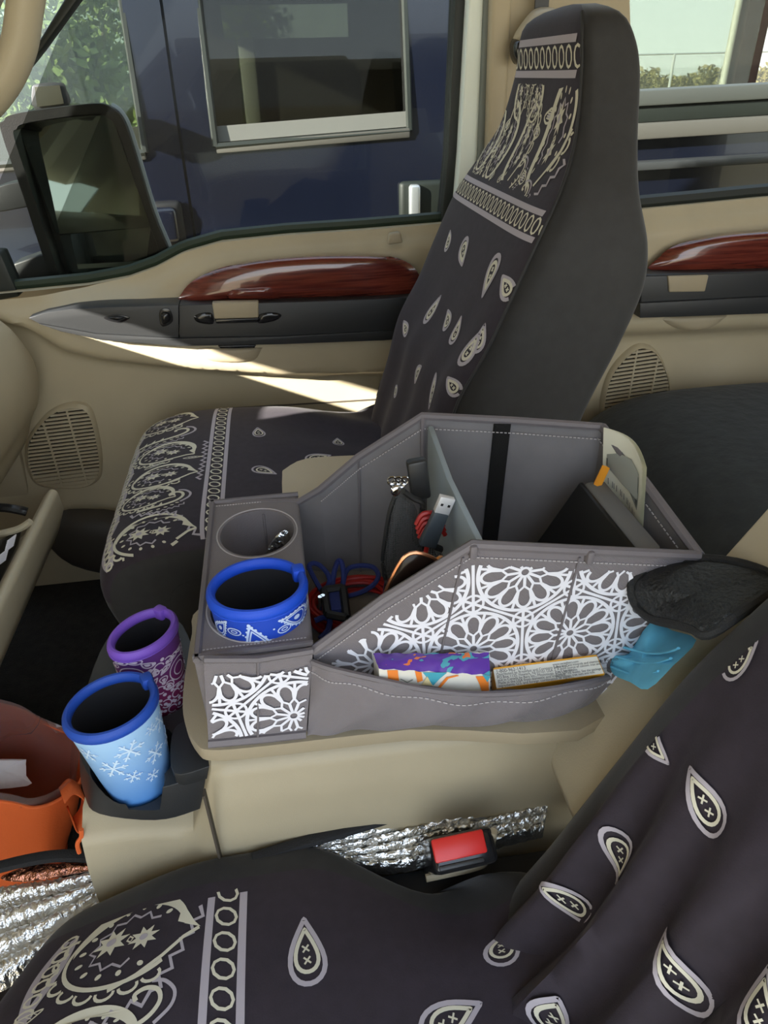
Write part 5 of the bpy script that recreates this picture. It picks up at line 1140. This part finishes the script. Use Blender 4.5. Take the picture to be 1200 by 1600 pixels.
m = M(); m.prism(tiltglass(g2), V(0, .003, 0)); m.build('mirror_pane', GLS, mr, smooth=False, label='small wide-angle pane')
for A in ([(-30, 300), (10, 287), (48, 280), (52, 322), (10, 330), (-30, 335)], [(20, 412), (60, 398), (96, 396), (104, 444), (60, 450), (30, 448)]):
    m = M(); m.prism([at(a, b, Y=1.70) for a, b in A], V(0, .06, 0)); m.build('mirror_arm', BLKP, mr, bevel=.008, seg=3)
# --- neighbour truck
YT = 2.3
NT2 = thing('pickup_truck', 'dark navy crew cab pickup truck parked beside the passenger windows', 'truck', V(.3, 3.1, -1.8))
tx_ = lambda px, py: at(px, py, Y=YT)
def body_y(z):
    return YT+float(np.interp(z, [-1.5, -1.1, -.62, -.50, -.40, -.20, -.16, .2, .55, .62], [.10, .03, .0, .0, .03, .035, .04, .10, .19, .30]))
def skin(x0, x1, z0f, z1f, name, mt, nx=16, nz=24, par=None, thick=.03, **k):
    m = M(); f = lambda u, v: (lambda x, z: V(x, body_y(z), z))(x0+(x1-x0)*u, (lambda x: z0f(x)+(z1f(x)-z0f(x))*v)(x0+(x1-x0)*u))
    m.grid(f, lin(0, 1, nx), lin(0, 1, nz)); m.grid(lambda u, v: f(u, v)+V(0, thick, 0), lin(0, 1, nx), lin(0, 1, nz))
    for u in (0, 1): m.grid(lambda w, v: f(u, v)+V(0, thick*w, 0), [0, 1], lin(0, 1, nz))
    for v in (0, 1): m.grid(lambda w, u: f(u, v)+V(0, thick*w, 0), [0, 1], lin(0, 1, nx))
    return m.build(name, mt, par or NT2, ang=50, **k)
cst = lambda c: (lambda x: c)
sill = lambda x: -.185+.05*(x+.15)*.8
SEAM = -.232
fd_ = skin(-1.25, SEAM-.004, cst(-1.3), lambda x: sill(x)+.0, 'front_door', NAVY)
rd_ = skin(SEAM+.004, .575, cst(-1.3), lambda x: sill(x)+.0, 'rear_door', NAVY)
skin(SEAM-.010, SEAM+.010, cst(-1.3), cst(.6), 'door_gap', NAVY_D, 4, 20, thick=.01).location.y += .012
skin(-.335, SEAM-.004, sill, cst(.52), 'front_door_pillar', NAVY, 6, 16)
skin(SEAM+.004, -.135, sill, cst(.52), 'rear_door_pillar', NAVY, 6, 16)
skin(.435, .72, sill, cst(.52), 'rear_pillar', NAVY, 8, 16)
skin(.579, .74, cst(-1.3), sill, 'cab_corner', NAVY, 6, 16)
skin(-1.25, .72, cst(.50), cst(.60), 'roof_rail', NAVY, 16, 4)
# windows of the near side: frame, sill moulding, glass
def wframe(x0, x1, name):
    m = M(); zf = lambda x: sill(x)
    q = [V(x0, body_y(sill(x0))-.004, sill(x0)+.012), V(x1, body_y(sill(x1))-.004, sill(x1)+.012), V(x1, body_y(.5)-.004, .5), V(x0, body_y(.5)-.004, .5)]
    for a, b in zip(q, q[1:]+q[:1]): m.tube([a, b], .010, 6)
    m.build('window_rubber', RUBBER, NT2)
    m = M(); m.prism([V(x0, body_y(-.17)-.012, sill(x0)-.006), V(x1, body_y(-.17)-.012, sill(x1)-.006), V(x1, body_y(-.17)-.012, sill(x1)+.020), V(x0, body_y(-.17)-.012, sill(x0)+.020)], V(0, .02, 0)); m.build('sill_moulding', GREYM, NT2, bevel=.004)
    m = M(); m.prism([V(x0, body_y(-.15)+.012, sill(x0)), V(x1, body_y(-.15)+.012, sill(x1)), V(x1, body_y(.5)+.012, .5), V(x0, body_y(.5)+.012, .5)], V(0, .004, 0)); m.build('side_window', TINT if x0 > -.3 else CLEAR_O, NT2, smooth=False)
wframe(-1.15, -.335, 'f'); wframe(-.135, .435, 'r')
m = M(); m.prism([V(-.135, body_y(-.13)+.004, sill(-.135)+.022), V(.435, body_y(-.13)+.004, sill(.435)+.022), V(.435, body_y(-.10)+.004, sill(.435)+.062), V(-.135, body_y(-.10)+.004, sill(-.135)+.062)], V(0, .006, 0)); m.build('window_seal_strip', mat('pale_grey_strip', (.16, .16, .15), .35), NT2)
# the far side of its cab with its own windows, dark cabin between
FY = 4.05; DKC = mat('dark_cabin_trim', (.05, .046, .04), .8)
def farbox(x0, x1, z0, z1, mt=DKC, name='far_side_panel', d=.05): m = M(); m.box(((x0+x1)/2, FY, (z0+z1)/2), (x1-x0, d, z1-z0)); return m.build(name, mt, NT2, smooth=False)
W0, W1 = at(350, 62, Y=FY), at(543, 5, Y=FY)
farbox(-2.0, W1.x+.30, -1.3, -.20); farbox(W0.x+.14, W1.x+.30, -.20, W0.z); farbox(W1.x, W1.x+.30, W0.z, .7); farbox(W0.x, W1.x, W1.z, .7)
farbox(-.42, W0.x, -.20, .7); farbox(-2.0, -.42, .42, .7); farbox(W0.x, W0.x+.05, -.20, W0.z)
m = M(); m.box((W0.x+.10, FY-.06, -.03), (.075, .03, .36)); m.build('belt_strap', mat('pale_green_grey_trim', (.42, .44, .36), .6), NT2, bevel=.01)
m = M(); m.box((.3, FY+.02, .2), (4.6, .004, .8)); m.build('far_window', CLEAR_O, NT2, smooth=False)
m = M(); m.box((-.2, 3.2, .62), (2.0, 1.75, .06)); m.build('roof', NAVY, NT2, bevel=.03)
m = M(); m.box((-.2, 3.2, -1.0), (2.0, 1.6, .06)); m.build('cab_floor', DKC, NT2, smooth=False)
m = M(); m.prism([V(.74, 2.42, -1.0), V(.74, 2.42, .45), V(.70, 2.5, .60), V(.70, 3.9, .60), V(.74, 3.98, .45), V(.74, 3.98, -1.0)], V(.03, 0, 0)); m.build('cab_rear_wall', DKC, NT2, smooth=False)
for x, yy in ((-.02, 2.75), (-.02, 3.5)):
    m = M(); m.prism([V(-.05, yy-.24, -.75), V(.04, yy-.24, -.2), V(.10, yy-.12, .02), V(.22, yy-.12, .02), V(.22, yy-.24, -.2), V(.14, yy-.24, -.75)], V(0, .48, 0)) if False else m.box((-.05, yy, -.50), (.16, .46, .60), Matrix.Rotation(.2, 3, 'Y')); m.build('seat_back', DKC, NT2, bevel=.05, seg=3)
m = M(); m.box((.45, 3.2, -.55), (.16, 1.3, .55), Matrix.Rotation(.2, 3, 'Y')); m.build('rear_seat_back', DKC, NT2, bevel=.05, seg=3)
# door handles
h0 = at(660, 315, Y=YT+.0); m = M(); m.box(h0+V(0, .02, 0), (.14, .03, .115)); hd = m.build('handle_recess', RUBBER, NT2, bevel=.02, seg=3)
m = M(); m.box(h0+V(-.025, -.002, .0), (.035, .03, .10)); m.build('door_handle', mat('pale_handle', (.5, .52, .55), .25, .6), hd, bevel=.01, seg=3)
h0 = at(268, 352, Y=YT+.0); m = M(); m.box(h0+V(-.03, .02, 0), (.13, .03, .13)); hd = m.build('handle_recess', NAVY_D, NT2, bevel=.02, seg=3)
m = M(); m.box(h0+V(-.03, .006, .0), (.10, .03, .10)); m.build('door_handle', NAVY, hd, bevel=.015, seg=3)
# bed side
zb = lambda x: -.085+.02*(x-1.17)
skin(.78, 3.4, cst(-1.3), lambda x: zb(x)-.10, 'bed_side', NAVY, 20, 24)
def rail(z0, z1, yoff, mt, name):
    m = M(); m.prism([V(.78, YT+yoff, zb(.78)+z0), V(3.4, YT+yoff, zb(3.4)+z0), V(3.4, YT+yoff, zb(3.4)+z1), V(.78, YT+yoff, zb(.78)+z1)], V(0, .12, 0)); m.build(name, mt, NT2, bevel=.006)
rail(-.11, -.065, -.004, GREYM, 'bed_rail_moulding'); rail(-.065, -.020, .012, RUBBER, 'bed_rail_gap'); rail(-.020, .022, .0, mat('grey_rail_cap', (.07, .075, .07), .5), 'bed_rail_cap')
m = M(); m.prism([V(.78, YT-.012, -.262), V(3.4, YT-.012, -.225), V(3.4, YT-.012, -.250), V(.78, YT-.012, -.287)], V(0, .06, 0)); m.build('side_crease', mat('grey_side_strip', (.045, .047, .05), .4), NT2, bevel=.006)
m = M(); m.box((2.1, 4.05, -.50), (2.6, .06, .62)); m.build('far_bed_side', NAVY, NT2, bevel=.02)
m = M(); m.box((2.1, 3.2, -.70), (2.6, 1.7, .04)); m.build('bed_floor', RUBBER, NT2, smooth=False)
skin(-2.6, -1.26, cst(-1.3), cst(-.30), 'front_fender', NAVY, 10, 16)
m = M(); m.prism([V(-2.6, 2.36, -.36), V(-1.26, 2.36, -.27), V(-1.26, 3.95, -.27), V(-2.6, 3.95, -.36)], V(0, 0, -.04)); m.build('hood', NAVY, NT2, bevel=.02)
mt_ = [at(a, b, Y=2.16) for a, b in ((50, 140), (58, 131), (95, 129), (104, 140), (108, 165), (56, 172))]
m = M(); m.prism(smooth_path(mt_, 3, True), V(-.02, .08, 0)); q = m.build('door_mirror', BLKP, NT2, bevel=.008)
m = M(); m.prism([at(a, b, Y=2.155) for a, b in ((54, 136), (93, 133), (100, 162), (58, 167))], V(0, .003, 0)); m.build('mirror_pane', mat('sky_mirror', (.8, .85, .85), .03, 1), q, smooth=False)
for xw in (-1.9, 2.1):
    m = M(); R = Matrix.Rotation(PI/2, 3, 'X'); m.lathe(V(xw, 2.45, -1.42), [(.16, -.11), (.34, -.11), (.38, -.06), (.38, .06), (.34, .11), (.16, .11)], 28, rot=R); m.build('wheel', RUBBER, NT2)
# --- ground, shade post, fence, bushes
SAND = mat('desert_sand', (.36, .29, .17), .95, var=(.6, .2), bump=(6, .6, .03))
m = M(); m.box((10, 30, -1.85), (260, 160, .1)); m.build('ground', SAND, kind='structure', smooth=False, label='pale desert ground around the trucks', cat='ground')
p0 = at(1112, 300, Y=8.0); p0.z = -1.8
m = M(); m.box((p0.x+.04, 8.0, .6), (.26, .26, 4.8)); po = m.build('canopy_post', mat('brown_steel', (.016, .009, .008), .8, spec=.15), bevel=.02, label='brown steel post rising beyond the truck bed', cat='post')
m = M(); m.tube([V(p0.x-.19, 7.9, -1.8), V(p0.x-.19, 7.9, 3.0)], .035, 10); m.build('downpipe', mat('cream_pipe', (.30, .29, .24), .5), po, label='cream pipe beside the post')
FYD = 24.0
WIRE = mat('galvanised_wire', (.42, .43, .42), .5, .6)
def chain_mesh():
    m = bpy.data.materials.new('chain_link'); m.use_nodes = True; n = m.node_tree; n.nodes.clear(); o = n.nodes.new('ShaderNodeOutputMaterial')
    d = n.nodes.new('ShaderNodeBsdfDiffuse'); d.inputs[0].default_value = (.4, .4, .38, 1); t = n.nodes.new('ShaderNodeBsdfTransparent'); x = n.nodes.new('ShaderNodeMixShader'); x.inputs[0].default_value = .12
    n.links.new(t.outputs[0], x.inputs[1]); n.links.new(d.outputs[0], x.inputs[2]); n.links.new(x.outputs[0], o.inputs[0]); return m
fe = thing('wire_fence', 'pale wire fence with thin posts along the desert', 'fence', V(12, FYD, -1.8))
xs = [at(p, 85, Y=FYD).x for p in (1054, 1160)]; step = xs[1]-xs[0]
for k in range(-14, 6):
    m = M(); x = xs[0]+step*k; m.tube([V(x, FYD, -1.8), V(x, FYD, .27)], .045, 8); m.build('fence_post', WIRE, fe)
m = M(); m.tube([V(xs[0]-14*step, FYD, .27), V(xs[0]+6*step, FYD, .27)], .03, 6); m.build('top_rail', WIRE, fe)
m = M(); m.box((xs[0]-4*step, FYD, -.78), (20*step, .01, 2.0)); m.build('chain_link', chain_mesh(), fe, smooth=False)
def leafmat(name, a, b):
    m = mat(name, a, .8); n = m.node_tree; bs = n.nodes['Principled BSDF']; o = n.nodes.new('ShaderNodeObjectInfo'); t = n.nodes.new('ShaderNodeTexCoord'); z = n.nodes.new('ShaderNodeTexNoise'); z.inputs['Scale'].default_value = 1.6
    r = n.nodes.new('ShaderNodeValToRGB'); r.color_ramp.elements[0].color = (*a, 1); r.color_ramp.elements[1].color = (*b, 1); r.color_ramp.elements[0].position = .35; r.color_ramp.elements[1].position = .65
    n.links.new(t.outputs['Object'], z.inputs['Vector']); n.links.new(z.outputs['Fac'], r.inputs[0]); n.links.new(r.outputs[0], bs.inputs['Base Color']); return m
LEAF = leafmat('desert_green', (.12, .15, .045), (.30, .33, .12)); SCRUB = leafmat('dry_scrub', (.085, .075, .016), (.16, .13, .04)); BARK = mat('grey_bark', (.16, .12, .08), .9)
def bush(name, x, y, w, h, label, cat, mt, n, leaf, group=None, trunk=0):
    t = thing(name, label, cat, V(x, y, -1.8), group); m = M(); rr = random.Random(int(x*97+y*13))
    cl = [(rr.uniform(-1, 1), rr.uniform(-1, 1), rr.uniform(.25, .9)) for _ in range(14)]
    for i in range(n):
        c_ = cl[rr.randrange(14)]; d_ = V(rr.gauss(0, 1), rr.gauss(0, 1), rr.gauss(0, 1)).normalized()*rr.uniform(.5, 1)*.42
        p = V(x+(c_[0]*.62+d_.x)*w/2, y+(c_[1]*.62+d_.y)*w/2, max(-1.79, -1.8+(c_[2]+d_.z*.5)*h)); s_ = leaf*rr.uniform(.6, 1.5)
        a = V(rr.gauss(0, 1), rr.gauss(0, 1), rr.gauss(0, 1)).normalized(); b = a.cross(V(rr.gauss(0, 1), rr.gauss(0, 1), rr.gauss(0, 1))).normalized()
        k = len(m.v); m.v += [p-a*s_, p+b*s_*.5, p+a*s_, p-b*s_*.5]; m.f.append((k, k+1, k+2, k+3))
    m.build('foliage', mt, t, smooth=False, kind='stuff', recalc=False)
    m = M()
    for k in range(5):
        a = k*1.3; m.tube(smooth_path([V(x+.05*math.cos(a), y+.05*math.sin(a), -1.8), V(x+.12*w*math.cos(a), y+.12*w*math.sin(a), -1.8+h*.35), V(x+.25*w*math.cos(a), y+.25*w*math.sin(a), -1.8+h*.7)], 4), [.05*h/3*(1-.06*j) for j in range(9)], 6)
    m.build('stems', BARK, t)
for i, (px, Y_, w, h, lab) in enumerate(((60, 9.0, 3.2, 3.2, 'wide green desert tree seen through the front window of the navy truck'), (190, 13.0, 3.0, 3.2, 'olive green desert tree right of the wide one beyond the navy truck'), (-260, 9.5, 2.6, 3.0, 'green desert tree at the far left beyond the navy truck'), (375, 16.0, 2.6, 3.6, 'small green tree seen through the rear window of the navy truck'))):
    p = at(px, 150, Y=Y_); bush('desert_tree', p.x, Y_, w, h, lab, 'tree', LEAF, 5200, .07, 'trees beyond the navy truck')
for i in range(14):
    x = 9.0+i*.75+random.uniform(-.2, .2); y = 27+4.5*(i % 3)+random.uniform(0, 1)
    bush('scrub_bush', x*(y/24), y, random.uniform(2.0, 2.8), random.uniform(1.2, 1.7), 'dry yellow-green scrub bush behind the wire fence', 'bush', SCRUB, 900, .10, 'scrub along the fence')
